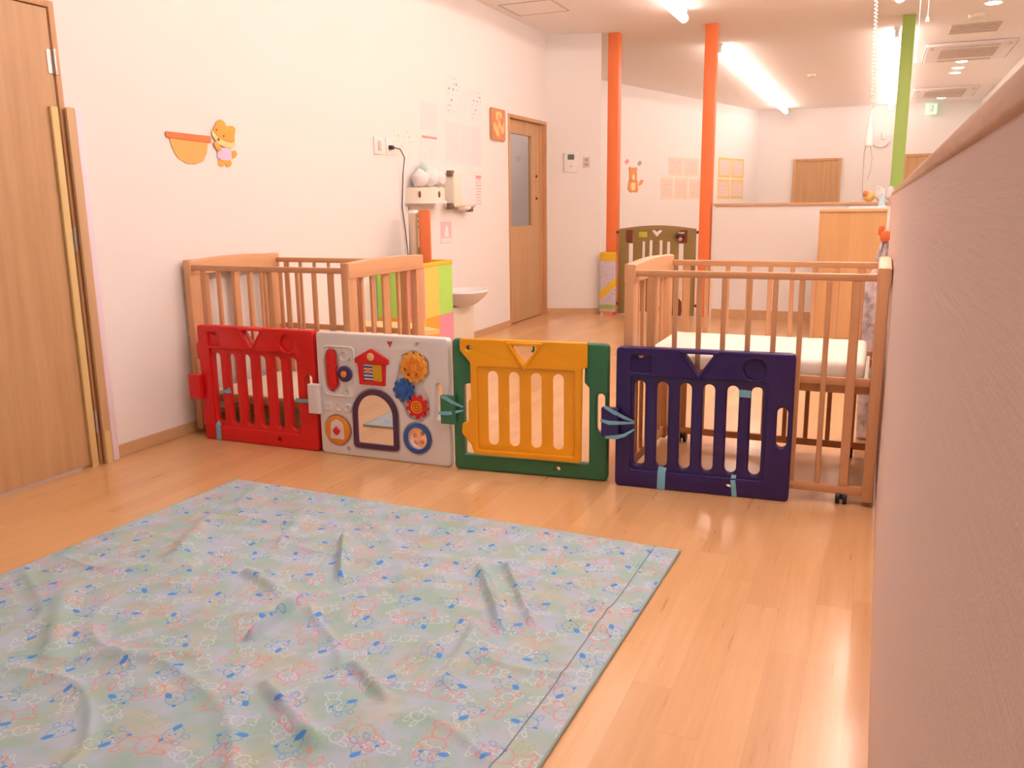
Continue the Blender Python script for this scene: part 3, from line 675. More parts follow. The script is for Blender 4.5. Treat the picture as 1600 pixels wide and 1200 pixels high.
# ------------------------------------------------------------------ picnic sheet on the floor
P0, P1, P2, P3 = Vector((-2.586, 2.874)), Vector((-0.572, 2.800)), Vector((-0.620, 0.85)), Vector((-2.66, 0.90))
def rug_material():
    m = N('animal_print_cloth'); o = m.obj(); s = m.sep(o)
    x0_, y0_ = s[0], s[1]
    nz = m.noise(o, 5.0, 2)[1]; nzs = m.sep(nz)
    # patchy soft ground of blue grey, green, sand and pink
    pn = m.noise(o, 9.0, 2)[0]; pn2 = m.noise(m.mapping(o, loc=(5, 3, 0)), 8.0, 2)[0]
    base = m.ramp(pn, [(0.34, (0.34, 0.54, 0.53)), (0.47, (0.37, 0.54, 0.61)), (0.60, (0.42, 0.55, 0.70))])
    base = m.mix(m.ramp(pn2, [(0.50, (0, 0, 0)), (0.66, (0.55, 0.55, 0.55))]), base, (0.52, 0.53, 0.46))
    col = base
    wig = m.math('MULTIPLY', m.math('SUBTRACT', nzs[0], 0.5), 0.012)
    def layer(col, cell, off, rot, ink, width, kind, prob=1.0, amt=0.8):
        cr, sr = math.cos(rot), math.sin(rot)
        X = m.math('ADD', m.math('ADD', m.math('MULTIPLY', x0_, cr), m.math('MULTIPLY', y0_, sr)), m.math('ADD', wig, off[0]))
        Y = m.math('ADD', m.math('SUBTRACT', m.math('MULTIPLY', y0_, cr), m.math('MULTIPLY', x0_, sr)), m.math('ADD', wig, off[1]))
        X = m.math('DIVIDE', X, cell); Y = m.math('DIVIDE', Y, cell)
        iy = m.math('FLOOR', Y)
        X = m.math('ADD', X, m.math('MULTIPLY', m.math('MODULO', iy, 2.0), 0.5))
        ix = m.math('FLOOR', X)
        wn = m.n('ShaderNodeTexWhiteNoise', noise_dimensions='3D'); m.l(m.comb(ix, iy, off[0] * 7 + cell), wn.inputs['Vector'])
        rc = m.sep(wn.outputs['Color'])
        fx = m.math('SUBTRACT', m.math('SUBTRACT', X, ix), m.math('ADD', 0.38, m.math('MULTIPLY', rc[0], 0.24)))
        fy = m.math('SUBTRACT', m.math('SUBTRACT', Y, iy), m.math('ADD', 0.38, m.math('MULTIPLY', rc[1], 0.24)))
        ang = m.math('MULTIPLY', wn.outputs['Value'], 6.283)
        ca, sa = m.math('COSINE', ang), m.math('SINE', ang)
        u = m.math('ADD', m.math('MULTIPLY', fx, ca), m.math('MULTIPLY', fy, sa)); v = m.math('SUBTRACT', m.math('MULTIPLY', fy, ca), m.math('MULTIPLY', fx, sa))
        def ell(cx, cy, a, b_):
            du = m.math('DIVIDE', m.math('SUBTRACT', u, cx), a); dv = m.math('DIVIDE', m.math('SUBTRACT', v, cy), b_)
            q = m.math('SQRT', m.math('ADD', m.math('MULTIPLY', du, du), m.math('MULTIPLY', dv, dv)))
            return m.math('MULTIPLY', m.math('SUBTRACT', q, 1.0), min(a, b_))
        def line(sd): return m.math('LESS_THAN', m.math('ABSOLUTE', sd), width / cell)
        def mx(*a):
            r = a[0]
            for q in a[1:]: r = m.math('MAXIMUM', r, q)
            return r
        if kind == 'bunny':
            head = ell(0, 0.06, 0.17, 0.135); body = ell(0, -0.17, 0.12, 0.13); e1 = ell(-0.10, 0.26, 0.045, 0.10); e2 = ell(0.10, 0.26, 0.045, 0.10); f1 = ell(-0.12, -0.28, 0.06, 0.05); f2 = ell(0.12, -0.28, 0.06, 0.05)
            k = m.math('MINIMUM', m.math('MINIMUM', head, body), m.math('MINIMUM', m.math('MINIMUM', e1, e2), m.math('MINIMUM', f1, f2)))
            k2 = m.math('MINIMUM', body, m.math('MINIMUM', m.math('MINIMUM', e1, e2), m.math('MINIMUM', f1, f2)))
            eyes = m.math('LESS_THAN', m.math('MINIMUM', ell(-0.05, 0.07, 0.014, 0.016), ell(0.05, 0.07, 0.014, 0.016)), 0)
            mask = mx(line(k), m.math('MULTIPLY', line(head), m.math('GREATER_THAN', k2, -0.05)), eyes)
        elif kind == 'pup':
            head = ell(0, 0, 0.20, 0.15); muz = ell(0.02, -0.05, 0.08, 0.05); paw = ell(-0.14, -0.20, 0.05, 0.07); paw2 = ell(0.06, -0.22, 0.05, 0.07)
            k = m.math('MINIMUM', head, m.math('MINIMUM', paw, paw2))
            ear = m.math('LESS_THAN', ell(0.17, 0.07, 0.095, 0.055), 0); ear2 = m.math('LESS_THAN', ell(-0.20, 0.07, 0.045, 0.03), 0)
            nose = m.math('LESS_THAN', ell(0.02, -0.03, 0.022, 0.016), 0); eyes = m.math('LESS_THAN', m.math('MINIMUM', ell(-0.05, 0.04, 0.014, 0.016), ell(0.07, 0.04, 0.014, 0.016)), 0)
            mask = mx(m.math('MULTIPLY', line(k), 0.55), ear, ear2, nose, eyes)
        else:
            q = m.math('SQRT', m.math('ADD', m.math('MULTIPLY', u, u), m.math('MULTIPLY', v, v)))
            rr = m.math('FRACT', m.math('MULTIPLY', q, 14)); mask = m.math('MULTIPLY', m.math('LESS_THAN', rr, 0.28), m.math('LESS_THAN', q, m.math('ADD', 0.20, m.math('MULTIPLY', rc[2], 0.16))))
        on = m.math('LESS_THAN', rc[2], prob)
        return m.mix(m.math('MULTIPLY', m.math('MULTIPLY', mask, on), amt), col, ink)
    col = layer(col, 0.085, (0.13, 0.41), 0.5, (0.52, 0.50, 0.22), 0.001, 'swirl', 0.75, 0.40)
    col = layer(col, 0.075, (0.77, 0.15), 1.1, (0.20, 0.48, 0.27), 0.001, 'swirl', 0.7, 0.40)
    col = layer(col, 0.115, (0.37, 0.91), 0.2, (0.70, 0.80, 0.88), 0.0014, 'bunny', 0.9, 0.5)
    col = layer(col, 0.185, (0.21, 0.33), 0.1, (0.78, 0.22, 0.25), 0.0015, 'bunny', 0.95, 0.75)
    col = layer(col, 0.135, (0.61, 0.07), 0.9, (0.30, 0.52, 0.28), 0.0012, 'bunny', 0.8, 0.6)
    col = layer(col, 0.145, (0.05, 0.66), 0.3, (0.05, 0.30, 0.85), 0.0014, 'pup', 0.95, 0.92)
    m.base(col); m.rough(0.55); m.b.inputs['Specular IOR Level'].default_value = 0.25
    m.bump(m.noise(o, 600, 2)[0], 0.05, 0.0005)
    return m.m
FOLDS = [  # two ends (x, y), height, half width: measured soft creases
    ((-1.55, 1.99), (-1.56, 1.74), 0.020, 0.022), ((-1.74, 2.47), (-1.55, 2.17), 0.014, 0.022), ((-1.155, 2.40), (-0.93, 2.06), 0.014, 0.022),
    ((-1.08, 2.45), (-0.86, 2.12), 0.010, 0.016), ((-1.86, 2.08), (-1.70, 2.02), 0.012, 0.03), ((-1.20, 1.72), (-1.05, 1.62), 0.012, 0.025),
    ((-2.35, 2.45), (-2.15, 2.05), 0.010, 0.05), ((-1.62, 1.60), (-1.90, 1.50), 0.010, 0.04), ((-2.30, 1.75), (-2.00, 1.45), 0.010, 0.05),
    ((-1.75, 1.75), (-1.35, 2.05), 0.008, 0.06), ((-0.98, 2.0), (-0.95, 1.75), 0.008, 0.03), ((-1.35, 1.55), (-1.10, 1.40), 0.010, 0.03), ((-2.05, 2.65), (-1.90, 2.30), 0.007, 0.04)]
NU, NV = 300, 290
b = new(); grid = []
for j in range(NV + 1):
    row = []
    for i in range(NU + 1):
        u, v = i / NU, j / NV
        p = (P3 * (1 - u) + P2 * u) * (1 - v) + (P0 * (1 - u) + P1 * u) * v
        ex = min(u, 1 - u, v, 1 - v); e = min(1, ex / 0.05)
        z = 0.0105 + e * (0.0085 * noise.noise((p.x * 3.1, p.y * 3.1, 0.3)) + 0.0030 * noise.noise((p.x * 8, p.y * 8, 1.7)) + 0.0012 * noise.noise((p.x * 22, p.y * 22, 4.0)))
        rdg = 1 - abs(noise.noise((p.x * 2.2 + p.y * 1.2, p.y * 2.6, 9.1))) * 6
        z += e * 0.011 * max(0, rdg) ** 2
        for a, c, h_, w_ in FOLDS:
            A = Vector(a); Bv = Vector(c); d = Bv - A; tt = (p - A).dot(d) / d.length_squared; q = max(0, min(1, tt)); 
            dist = (p - (A + d * q)).length; taper = math.exp(-max(0, abs(tt - 0.5) - 0.3) ** 2 * 6)
            wob = w_ * (1 + 0.3 * noise.noise((p.x * 9, p.y * 9, 2)))
            z += e * 2.0 * h_ * taper * math.exp(-(dist / (0.75 * wob)) ** 2)
        # stitched band on the right side and along the hem
        du = (1 - u) * 2.0
        if abs(du - 0.085) < 0.004: z -= 0.0035
        if du < 0.012 or (1 - v) * 1.95 < 0.012: z += 0.0015
        row.append(b.verts.new((p.x, p.y, max(0.004, z))))
    grid.append(row)
for j in range(NV):
    for i in range(NU): b.faces.new((grid[j][i], grid[j][i + 1], grid[j + 1][i + 1], grid[j + 1][i]))
ring = [grid[0][i] for i in range(NU + 1)] + [grid[j][NU] for j in range(1, NV + 1)] + [grid[NV][i] for i in range(NU - 1, -1, -1)] + [grid[j][0] for j in range(NV - 1, 0, -1)]
seam_line = [tuple(grid[j][round(NU * (1 - 0.085 / 2.0))].co + Vector((0, 0, 0.0012))) for j in range(4, NV - 3)]
low = [b.verts.new((v.co.x, v.co.y, 0.0005)) for v in ring]
n = len(ring)
for k in range(n): b.faces.new((ring[k], ring[(k + 1) % n], low[(k + 1) % n], low[k]))
b.faces.new(low)
rug = obj('play_mat', b, rug_material(), at=(-1.6, 1.85, 0))
tag(rug, 'pale blue play mat printed with cartoon animals, spread wrinkled on the floor', 'mat')
b = new()
hem = [P3, P2, P1, P0, P3]
for A, Bv in zip(hem, hem[1:]): tube(b, [(A.x, A.y, 0.006), (Bv.x, Bv.y, 0.006)], 0.006, 8)
obj('piped_edge', b, plain('hem_cloth', (0.30, 0.42, 0.42), 0.7), rug)
b = new(); seam_pts = seam_line
tube(b, seam_pts, 0.0016, 6); obj('stitched_seam', b, plain('seam_thread', (0.20, 0.30, 0.32), 0.7), rug)

# ------------------------------------------------------------------ corner guard strips leaning beside the near door
def strip(y0, y1, x0, x1, zt, mat, label, lean=0.0):
    b = new(); box(b, x0, x1, y0, y1, 0, zt, 0.003)
    if lean:
        for v in b.verts: v.co.x += lean * (1 - v.co.z / zt)
    return tag(obj('corner_guard', b, mat, at=((x0 + x1) / 2, (y0 + y1) / 2, 0)), label, 'corner guard', 'long foam strips beside the door')
M_sy = plain('strip_yellow', (0.74, 0.58, 0.26), 0.6, 0.08); M_sb = wood('strip_tan', (0.58, 0.38, 0.20), (0.66, 0.46, 0.26)); M_sw = plain('strip_clear_white', (0.86, 0.78, 0.88), 0.4)
strip(2.792, 2.828, XL + 0.006, XL + 0.022, 1.65, M_sy, 'long yellow edge strip on the door leaf, leftmost of three')
strip(2.856, 2.900, XL + 0.022, XL + 0.040, 1.65, M_sb, 'long tan edge strip beside the near door, middle of three')
b = new(); box(b, XL + 0.013, XL + 0.034, 2.905, 2.940, 0.0, 1.645, 0.003); 
tag(obj('corner_guard', b, M_sw, at=(XL + 0.016, 2.917, 0)), 'long whitish edge strip beside the near door, rightmost of three', 'corner guard', 'long foam strips beside the door')
b = new(); box(b, XL + 0.0405, XL + 0.0425, 2.862, 2.892, 0.0, 0.16, 0.0); obj('strip_foot', b, M_sy, bpy.data.objects['corner_guard.001'])

# ------------------------------------------------------------------ wall decorations on the left wall
def wall_plate(b, polys, x0, x1, bev=0.0015): return plate(b, polys, x0, x1, bev, frame='yz')
M_fo = plain('craft_orange', (0.93, 0.45, 0.09), 0.8); M_fb = plain('craft_red_orange', (0.90, 0.24, 0.09), 0.8); M_fm = plain('craft_apricot', (0.92, 0.50, 0.16), 0.8)
M_fc = plain('craft_cream', (0.88, 0.76, 0.36), 0.8); M_fl = plain('craft_lilac', (0.78, 0.62, 0.86), 0.8)
t = thing('paper_bowl', 'orange paper bowl cut-out on the wall left of the paper fox', 'wall decoration', (XL, 3.62, 1.51))
b = new(); wall_plate(b, [rnd([(3.480, 1.575), (3.765, 1.566), (3.750, 1.500), (3.715, 1.452), (3.660, 1.436), (3.590, 1.438), (3.535, 1.460), (3.500, 1.510)], 0.02)], XL, XL + 0.006); obj('bowl_body', b, M_fm, t)
b = new(); wall_plate(b, [rnd([(3.458, 1.592), (3.785, 1.588), (3.785, 1.552), (3.462, 1.562)], 0.008)], XL + 0.006, XL + 0.011); obj('bowl_rim', b, M_fb, t)
t = thing('paper_fox', 'orange paper fox cut-out in a lilac shirt on the left wall', 'wall decoration', (XL, 3.88, 1.56))
def Lw(u, v):  # zoomed-crop pixels (240,160)-(400,280) x10 to wall metres
    return (3.462 + (u - 165) / 1130 * (3.993 - 3.462) , 1.588 - (v - 460) / 540 * 0.162 + (u - 165) * 0.00001)
def LW(*pts): return [Lw(*p) for p in pts]
b = new(); wall_plate(b, [rnd(LW((1190, 720), (1270, 715), (1300, 780), (1260, 840), (1190, 880)), 0.006)], XL, XL + 0.004); obj('tail', b, M_fo, t)
b = new(); wall_plate(b, [rnd(LW((960, 880), (1050, 890), (1170, 880), (1185, 960), (1140, 1025), (1085, 1015), (1062, 955), (1040, 1005), (990, 1015), (950, 980)), 0.008)], XL, XL + 0.005); obj('foot', b, M_fo, t)
b = new(); wall_plate(b, [rnd(LW((960, 680), (1180, 660), (1185, 850), (1120, 910), (1000, 900), (935, 840)), 0.010)], XL + 0.004, XL + 0.008); obj('shirt', b, M_fl, t)
b = new(); wall_plate(b, [rnd(LW((865, 380), (960, 380), (1240, 520), (1265, 610), (1200, 680), (1080, 670), (960, 610), (890, 500)), 0.012)], XL + 0.007, XL + 0.011); obj('cheek_ruff', b, M_fc, t)
b = new(); wall_plate(b, [rnd(LW((880, 390), (930, 290), (975, 200), (1035, 170), (1090, 210), (1120, 290), (1180, 275), (1240, 275), (1275, 330), (1250, 430), (1240, 560), (1180, 580), (1050, 545), (960, 480)), 0.010)], XL + 0.011, XL + 0.014); hd = obj('head', b, M_fo, t)
b = new()
for c in ((940, 365), (1055, 465)): p = Lw(*c); wall_plate(b, [circle(p[0], p[1], 0.006, 14, 0.8)], XL + 0.014, XL + 0.016)
obj('eye', b, M_brown, hd)
b = new(); p = Lw(968, 535); wall_plate(b, [circle(p[0], p[1], 0.007, 14)], XL + 0.0105, XL + 0.015); obj('nose', b, M_brown, hd)
b = new(); wall_plate(b, [rnd(LW((885, 560), (950, 590), (1015, 680), (985, 745), (930, 720), (890, 640)), 0.008)], XL + 0.009, XL + 0.013); obj('arm', b, M_fo, t)

# papers, plates and switch
PM1 = paper('page_grey_print', (0.86, 0.84, 0.87), (0.42, 0.36, 0.40), 16, 5, 0.50, 0.22)
PM2 = paper('page_pink_table', (0.87, 0.81, 0.84), (0.62, 0.50, 0.58), 18, 4, 0.46, 0.22)
PM3 = paper('page_with_red_bar', (0.86, 0.85, 0.84), (0.5, 0.42, 0.42), 14, 5, 0.5, 0.30, accent=(0.72, 0.22, 0.16))
PM4 = paper('page_drawings', (0.86, 0.83, 0.86), (0.12, 0.10, 0.12), 7, 3, 0.58, 0.65)
def sheet(y0, y1, z0, z1, mat, label, cat='notice', g='paper notices on the left wall', dx=0.0015):
    b = new(); box(b, XL, XL + dx, y0, y1, z0, z1)
    return tag(obj('wall_notice', b, mat, at=(XL, (y0 + y1) / 2, z0)), label, cat, g)
sheet(5.740, 6.050, 1.560, 1.780, paper('page_line_drawing', (0.86, 0.85, 0.80), (0.45, 0.42, 0.36), 6, 4, 0.60, 0.5), 'cream drawing sheet right of the wall switch')
sheet(6.150, 6.440, 1.800, 2.015, PM2, 'pinkish sheet above the notice with a red bar')
sheet(6.140, 6.445, 1.548, 1.775, PM3, 'white notice with a short red bar at its top')
sheet(6.595, 6.830, 1.960, 2.275, PM4, 'white sheet with small dark drawings, top left of the large cluster')
sheet(6.845, 7.060, 1.960, 2.225, PM1, 'white printed sheet in the middle of the top row of the cluster')
sheet(7.075, 7.290, 1.940, 2.205, PM4, 'white sheet with dark marks, top right of the cluster beside the wooden plaque')
sheet(6.580, 6.830, 1.560, 1.900, PM2, 'pale sheet, bottom left of the large cluster')
sheet(6.845, 7.060, 1.560, 1.895, paper('page_pink_form', (0.87, 0.82, 0.84), (0.62, 0.50, 0.58), 20, 3, 0.48, 0.18), 'pale pink form, bottom middle of the large cluster')
sheet(7.075, 7.275, 1.550, 1.890, PM2, 'pale sheet, bottom right of the large cluster')
sheet(7.080, 7.270, 1.180, 1.500, paper('page_red_heading', (0.86, 0.82, 0.84), (0.55, 0.35, 0.35), 12, 4, 0.42, 0.6, accent=(0.75, 0.25, 0.2)), 'notice with reddish lines right of the cream dispenser')
pk = sheet(6.440, 6.640, 0.890, 1.072, plain('pink_picture_ground', (0.88, 0.58, 0.66), 0.7, 0.1), 'small pink picture card below the cream dispenser', 'picture card', None)
b = new(); wall_plate(b, [rnd([(6.500, 0.945), (6.585, 0.945), (6.575, 1.00), (6.545, 1.055), (6.515, 1.00)], 0.01)], XL + 0.0015, XL + 0.0035); obj('rabbit_figure', b, M_white2, pk)
b = new(); box(b, XL + 0.0015, XL + 0.003, 6.45, 6.63, 0.895, 0.935); obj('caption_strip', b, PM1, pk)
t = thing('wall_switch', 'white wall switch plate, leftmost fitting above the left crib', 'switch', (XL, 5.50, 1.63))
b = new(); box(b, XL, XL + 0.010, 5.445, 5.565, 1.575, 1.695, 0.003); obj('switch_plate', b, M_white, t)
b = new(); box(b, XL + 0.010, XL + 0.015, 5.492, 5.530, 1.600, 1.670, 0.002); obj('rocker', b, plain('rocker_beige', (0.62, 0.54, 0.44), 0.4), t)
t = thing('power_outlet', 'white power outlet with a black plug beside the wall switch', 'outlet', (XL, 5.65, 1.63))
b = new(); box(b, XL, XL + 0.008, 5.610, 5.690, 1.575, 1.695, 0.003); obj('outlet_plate', b, M_white, t)
b = new(); box(b, XL + 0.008, XL + 0.035, 5.640, 5.680, 1.615, 1.645, 0.004); plug = tag(obj('power_plug', b, M_black, at=(XL, 5.66, 1.63)), 'black plug in the wall outlet with its cord hanging down', 'plug')
b = new(); tube(b, [(XL + 0.035, 5.67, 1.63), (XL + 0.06, 5.72, 1.62), (XL + 0.06, 5.78, 1.56), (XL + 0.03, 5.80, 1.45), (XL + 0.012, 5.80, 1.2), (XL + 0.012, 5.84, 1.0), (XL + 0.012, 5.868, 0.80), (XL + 0.012, 5.875, 0.4), (XL + 0.012, 5.875, 0.02)], 0.004); obj('cord', b, M_black, plug)
# wooden plaque
t = thing('wooden_plaque', 'wooden plaque with a cream oval picture left of the sliding door', 'plaque', (XL, 7.62, 1.94))
b = new(); wall_plate(b, [rect(7.465, 7.790, 1.800, 2.090, 0.025)], XL, XL + 0.022, 0.005); obj('board', b, wood('plaque_wood', (0.55, 0.24, 0.10), (0.68, 0.33, 0.15)), t)
b = new(); wall_plate(b, [circle(7.628, 1.945, 0.118, 32, 1.08)], XL + 0.022, XL + 0.026, 0.001)
pm = N('plaque_painting'); n_ = pm.noise(pm.obj(), 14, 2)[0]; pm.base(pm.ramp(n_, [(0.46, (0.90, 0.62, 0.22)), (0.56, (0.85, 0.34, 0.16)), (0.66, (0.75, 0.2, 0.12))])); obj('oval_picture', b, pm.m, t)

# cream towel dispenser, tray with cloths
t = thing('towel_dispenser', 'cream wall dispenser with a paper sheet on its front', 'dispenser', (XL, 6.74, 1.32))
b = new(); box(b, XL, XL + 0.11, 6.500, 6.930, 1.190, 1.475, 0.02, 3); obj('dispenser_body', b, M_cream, t)
b = new(); box(b, XL + 0.11, XL + 0.112, 6.640, 6.900, 1.215, 1.455); obj('instruction_sheet', b, PM1, t)
b = new(); ball(b, (XL + 0.06, 6.78, 1.185), 0.06, 0.8, 1.8, 0.45); obj('paper_roll', b, M_white2, t)
for y_, z_ in ((6.50, 1.465), (6.49, 1.20), (6.85, 1.175)):
    b = new(); box(b, XL + 0.05, XL + 0.10, y_ - 0.03, y_ + 0.03, z_ - 0.025, z_ + 0.025, 0.006); obj('corner_catch', b, plain('dark_taupe', (0.18, 0.12, 0.10), 0.5), t)
t = thing('wall_tray', 'white rounded tray on the wall above the orange board', 'tray', (XL, 6.11, 1.25))
b = new(); n = 24
def halfpoly(r, c, k_=0.78): return [(XL, c - r)] + [(XL + k_ * r * math.sin(math.pi * k / n), c - r * math.cos(math.pi * k / n)) for k in range(1, n)] + [(XL, c + r)]
def hplate(b, poly, z0, z1):
    A = [b.verts.new((x, y, z0)) for x, y in poly]; Bq = [b.verts.new((x, y, z1)) for x, y in poly]
    b.faces.new(A[::-1]); b.faces.new(Bq)
    for k in range(len(A)): b.faces.new((A[k], A[(k + 1) % len(A)], Bq[(k + 1) % len(A)], Bq[k]))
hplate(b, halfpoly(0.255, 6.11), 1.222, 1.245)
obj('tray_base', b, M_white, t)
b = new(); hplate(b, halfpoly(0.235, 6.11), 1.245, 1.345); obj('tray_wall', b, M_cream, t)
for x_, y_ in ((0.105, 5.917), (0.182, 6.09)):
    b = new(); ball(b, (XL + x_, y_, 1.292), 0.022, 0.3, 0.8, 1.2); obj('oval_mark', b, M_brown, t)
k = 0
for y_, z_, r_, l in ((5.965, 1.385, 0.075, 'white cloth bundle at the left end of the wall tray'), (6.11, 1.40, 0.085, 'white cloth bundle in the middle of the wall tray'), (6.255, 1.385, 0.075, 'white cloth bundle at the right end of the wall tray')):
    b = new(); ball(b, (XL + 0.088, y_, z_ - 0.0), r_, 0.85, 0.95, 0.85)
    for v in b.verts: v.co += Vector((0.3, 0.6, 1)) * 0.024 * noise.noise(v.co * 26)
    zmin = min(v.co.z for v in b.verts)
    for v in b.verts: v.co.z += 1.346 - zmin
    tag(obj('cloth_bundle', b, M_white2, at=(XL + 0.11, y_, 1.346)), l, 'cloth', 'white cloths on the wall tray')
b = new(); ball(b, (XL + 0.07, 6.06, 1.512), 0.04, 1, 0.9, 1.1); 
for v in b.verts: v.co.z -= 0.012
tag(obj('soap_bottle', b, plain('pale_mint', (0.6, 0.8, 0.78), 0.4), at=(XL + 0.07, 6.06, 1.46)), 'pale mint rounded bottle top above the cloths on the tray', 'bottle')

# patchwork box with rolls standing in it
bx0, bx1, by0, by1, bz = -3.392, -3.000, 5.395, 5.850, 0.800
t = thing('patchwork_box', 'tall open box of green, pink and yellow squares beside the left crib', 'box', ((bx0 + bx1) / 2, (by0 + by1) / 2, 0))
mx_, my_ = -3.19, 5.63; zs = 0.40
def panel_box(a, mat, nm='box_square'):
    b = new(); box(b, *a); obj(nm, b, mat, t, smooth=False)
th = 0.018
for xa, xb_, m1, m2 in ((bx0, mx_, M_grn, M_org), (mx_, bx1, M_pink, M_ylw2)):
    panel_box((xa, xb_, by0, by0 + th, zs, bz - 0.03), m1); panel_box((xa, xb_, by0, by0 + th, 0, zs), m2)
for ya, yb_, m1, m2 in ((by0 + th, my_, M_ylw, M_org), (my_, by1, M_grn, M_pink)):
    panel_box((bx1 - th, bx1, ya, yb_, zs, bz - 0.03), m1); panel_box((bx1 - th, bx1, ya, yb_, 0, zs), m2)
b = new(); box(b, bx0, bx0 + th, by0 + th, by1, 0, bz - 0.03); box(b, bx0 + th, bx1 - th, by1 - th, by1, 0, bz - 0.03); obj('box_back', b, M_dark, t, smooth=False)
b = new(); box(b, bx0 - 0.004, bx1 + 0.004, by0 - 0.004, by0 + th + 0.004, bz - 0.03, bz, 0.003); box(b, bx1 - th - 0.004, bx1 + 0.004, by0 + th, by1 + 0.004, bz - 0.03, bz, 0.003); box(b, bx0 - 0.004, bx1 - th, by1 - th - 0.004, by1 + 0.004, bz - 0.03, bz, 0.003)
obj('box_rim', b, M_ylw2, t)
obj('box_bottom', box(new(), bx0 + th, bx1 - th, by0 + th, by1 - th, 0, 0.01), M_dark, t)
t = thing('rolled_mat', 'beige rolled mat with a white cap standing in the patchwork box', 'rolled mat', (-3.245, 5.72, 0.01))
b = new(); cyl(b, (-3.245, 5.72, 0.011), (-3.245, 5.72, 1.15), 0.036, seg=28); obj('roll', b, plain('beige_roll', (0.74, 0.60, 0.46), 0.6), t)
b = new(); cyl(b, (-3.245, 5.72, 1.15), (-3.245, 5.72, 1.175), 0.041, 0.032, seg=28); obj('cap', b, M_white, t)
t = thing('orange_board', 'tall orange board standing in the patchwork box under the tray', 'board', (-3.15, 5.70, 0.01))
b = new(); box(b, -3.180, -3.095, 5.690, 5.712, 0.011, 1.175, 0.006); obj('board_panel', b, M_orange, t)
b = new(); box(b, -3.200, -3.182, 5.688, 5.712, 0.011, 1.16, 0.004); e_ = obj('board_edge', b, plain('tan_edge', (0.72, 0.42, 0.22), 0.5), t)
b = new()
for z_ in (1.13, 1.09, 1.05): cyl(b, (-3.190, 5.688, z_), (-3.190, 5.685, z_), 0.005, seg=8)
box(b, -3.193, -3.187, 5.685, 5.688, 0.80, 0.90); obj('edge_marks', b, M_dark, e_)
b = new(); cyl(b, (-3.31, 5.74, 0.011), (-3.31, 5.77, 1.20), 0.006, seg=10); tag(obj('thin_pole', b, plain('pole_grey', (0.16, 0.15, 0.13), 0.4), at=(-3.31, 5.56, 0.01)), 'thin dark pole left of the rolled mat in the patchwork box', 'pole')

# low yellow table behind the left crib end
t = thing('low_table', 'low table with a pale yellow top between left crib and patchwork box', 'table', (-2.66, 4.62, 0))
b = new(); vs = [(-3.20, 4.34), (-2.68, 4.34), (-2.50, 4.68), (-2.86, 4.90), (-3.20, 4.90)]
hplate(b, vs, 0.418, 0.446); obj('table_top', b, plain('table_yellow', (0.82, 0.66, 0.30), 0.5), t)
for x, y in ((-3.12, 4.40), (-2.74, 4.40), (-2.62, 4.66), (-3.12, 4.84)):
    b = new(); box(b, x - 0.018, x + 0.018, y - 0.018, y + 0.018, 0, 0.418, 0.003); obj('leg', b, M_beech, t)

# child height wash basin
t = thing('wash_basin', 'low white wash basin on the left wall behind the patchwork box', 'basin', (XL, 6.42, 0))
b = new(); n = 28
prof = [(0.04, 0.36), (0.12, 0.40), (0.19, 0.455), (0.215, 0.500), (0.205, 0.512), (0.185, 0.500), (0.15, 0.46), (0.06, 0.43), (0.0, 0.425)]
rings = [[b.verts.new((XL + 0.20 + r_ * math.cos(2 * math.pi * k / n), 6.42 + r_ * 1.15 * math.sin(2 * math.pi * k / n), z_)) for k in range(n)] for r_, z_ in prof[:-1]]
for A, Bq in zip(rings, rings[1:]):
    for k in range(n): b.faces.new((A[k], A[(k + 1) % n], Bq[(k + 1) % n], Bq[k]))
b.faces.new(rings[0]); b.faces.new(rings[-1])
obj('bowl', b, M_white, t)
b = new(); box(b, XL, XL + 0.20, 6.25, 6.64, 0.0, 0.375, 0.01); obj('pedestal', b, M_cream, t)

# ------------------------------------------------------------------ slanted wall fittings
sd = (Vector(SB) - Vector(SA)).normalized(); srz = math.atan2(sd.y, sd.x)
def on_slant(name, label, cat, s, z):
    p = Vector(SA) + sd * s; return thing(name, label, cat, (p.x, p.y, z), srz)
t = on_slant('thermostat', 'white wall control panel with a small green display', 'thermostat', 0.264, 1.547)
b = new(); plate(b, [rect(-0.075, 0.075, 0, 0.205, 0.006)], -0.020, 0, 0.003); obj('control_body', b, M_white, t, local=True)
b = new(); plate(b, [rect(-0.035, 0.035, 0.13, 0.185)], -0.023, -0.019); obj('display', b, plain('lcd_green', (0.12, 0.17, 0.11), 0.3), t, local=True)
b = new(); box(b, -0.012, 0.012, -0.0225, -0.019, 0.055, 0.065); obj('button', b, M_grey, t, local=True)
t = on_slant('wall_switch', 'small beige switch plate right of the wall control panel', 'switch', 0.433, 1.59)
b = new(); plate(b, [rect(-0.035, 0.035, 0, 0.115, 0.004)], -0.010, 0, 0.002); obj('switch_plate', b, plain('plate_beige', (0.74, 0.66, 0.58), 0.5), t, local=True)
for z_ in (0.018, 0.068):
    b = new(); plate(b, [rect(-0.020, 0.020, z_, z_ + 0.032)], -0.014, -0.009, 0.001); obj('rocker', b, plain('rocker_tan', (0.52, 0.42, 0.34), 0.4), t, local=True)

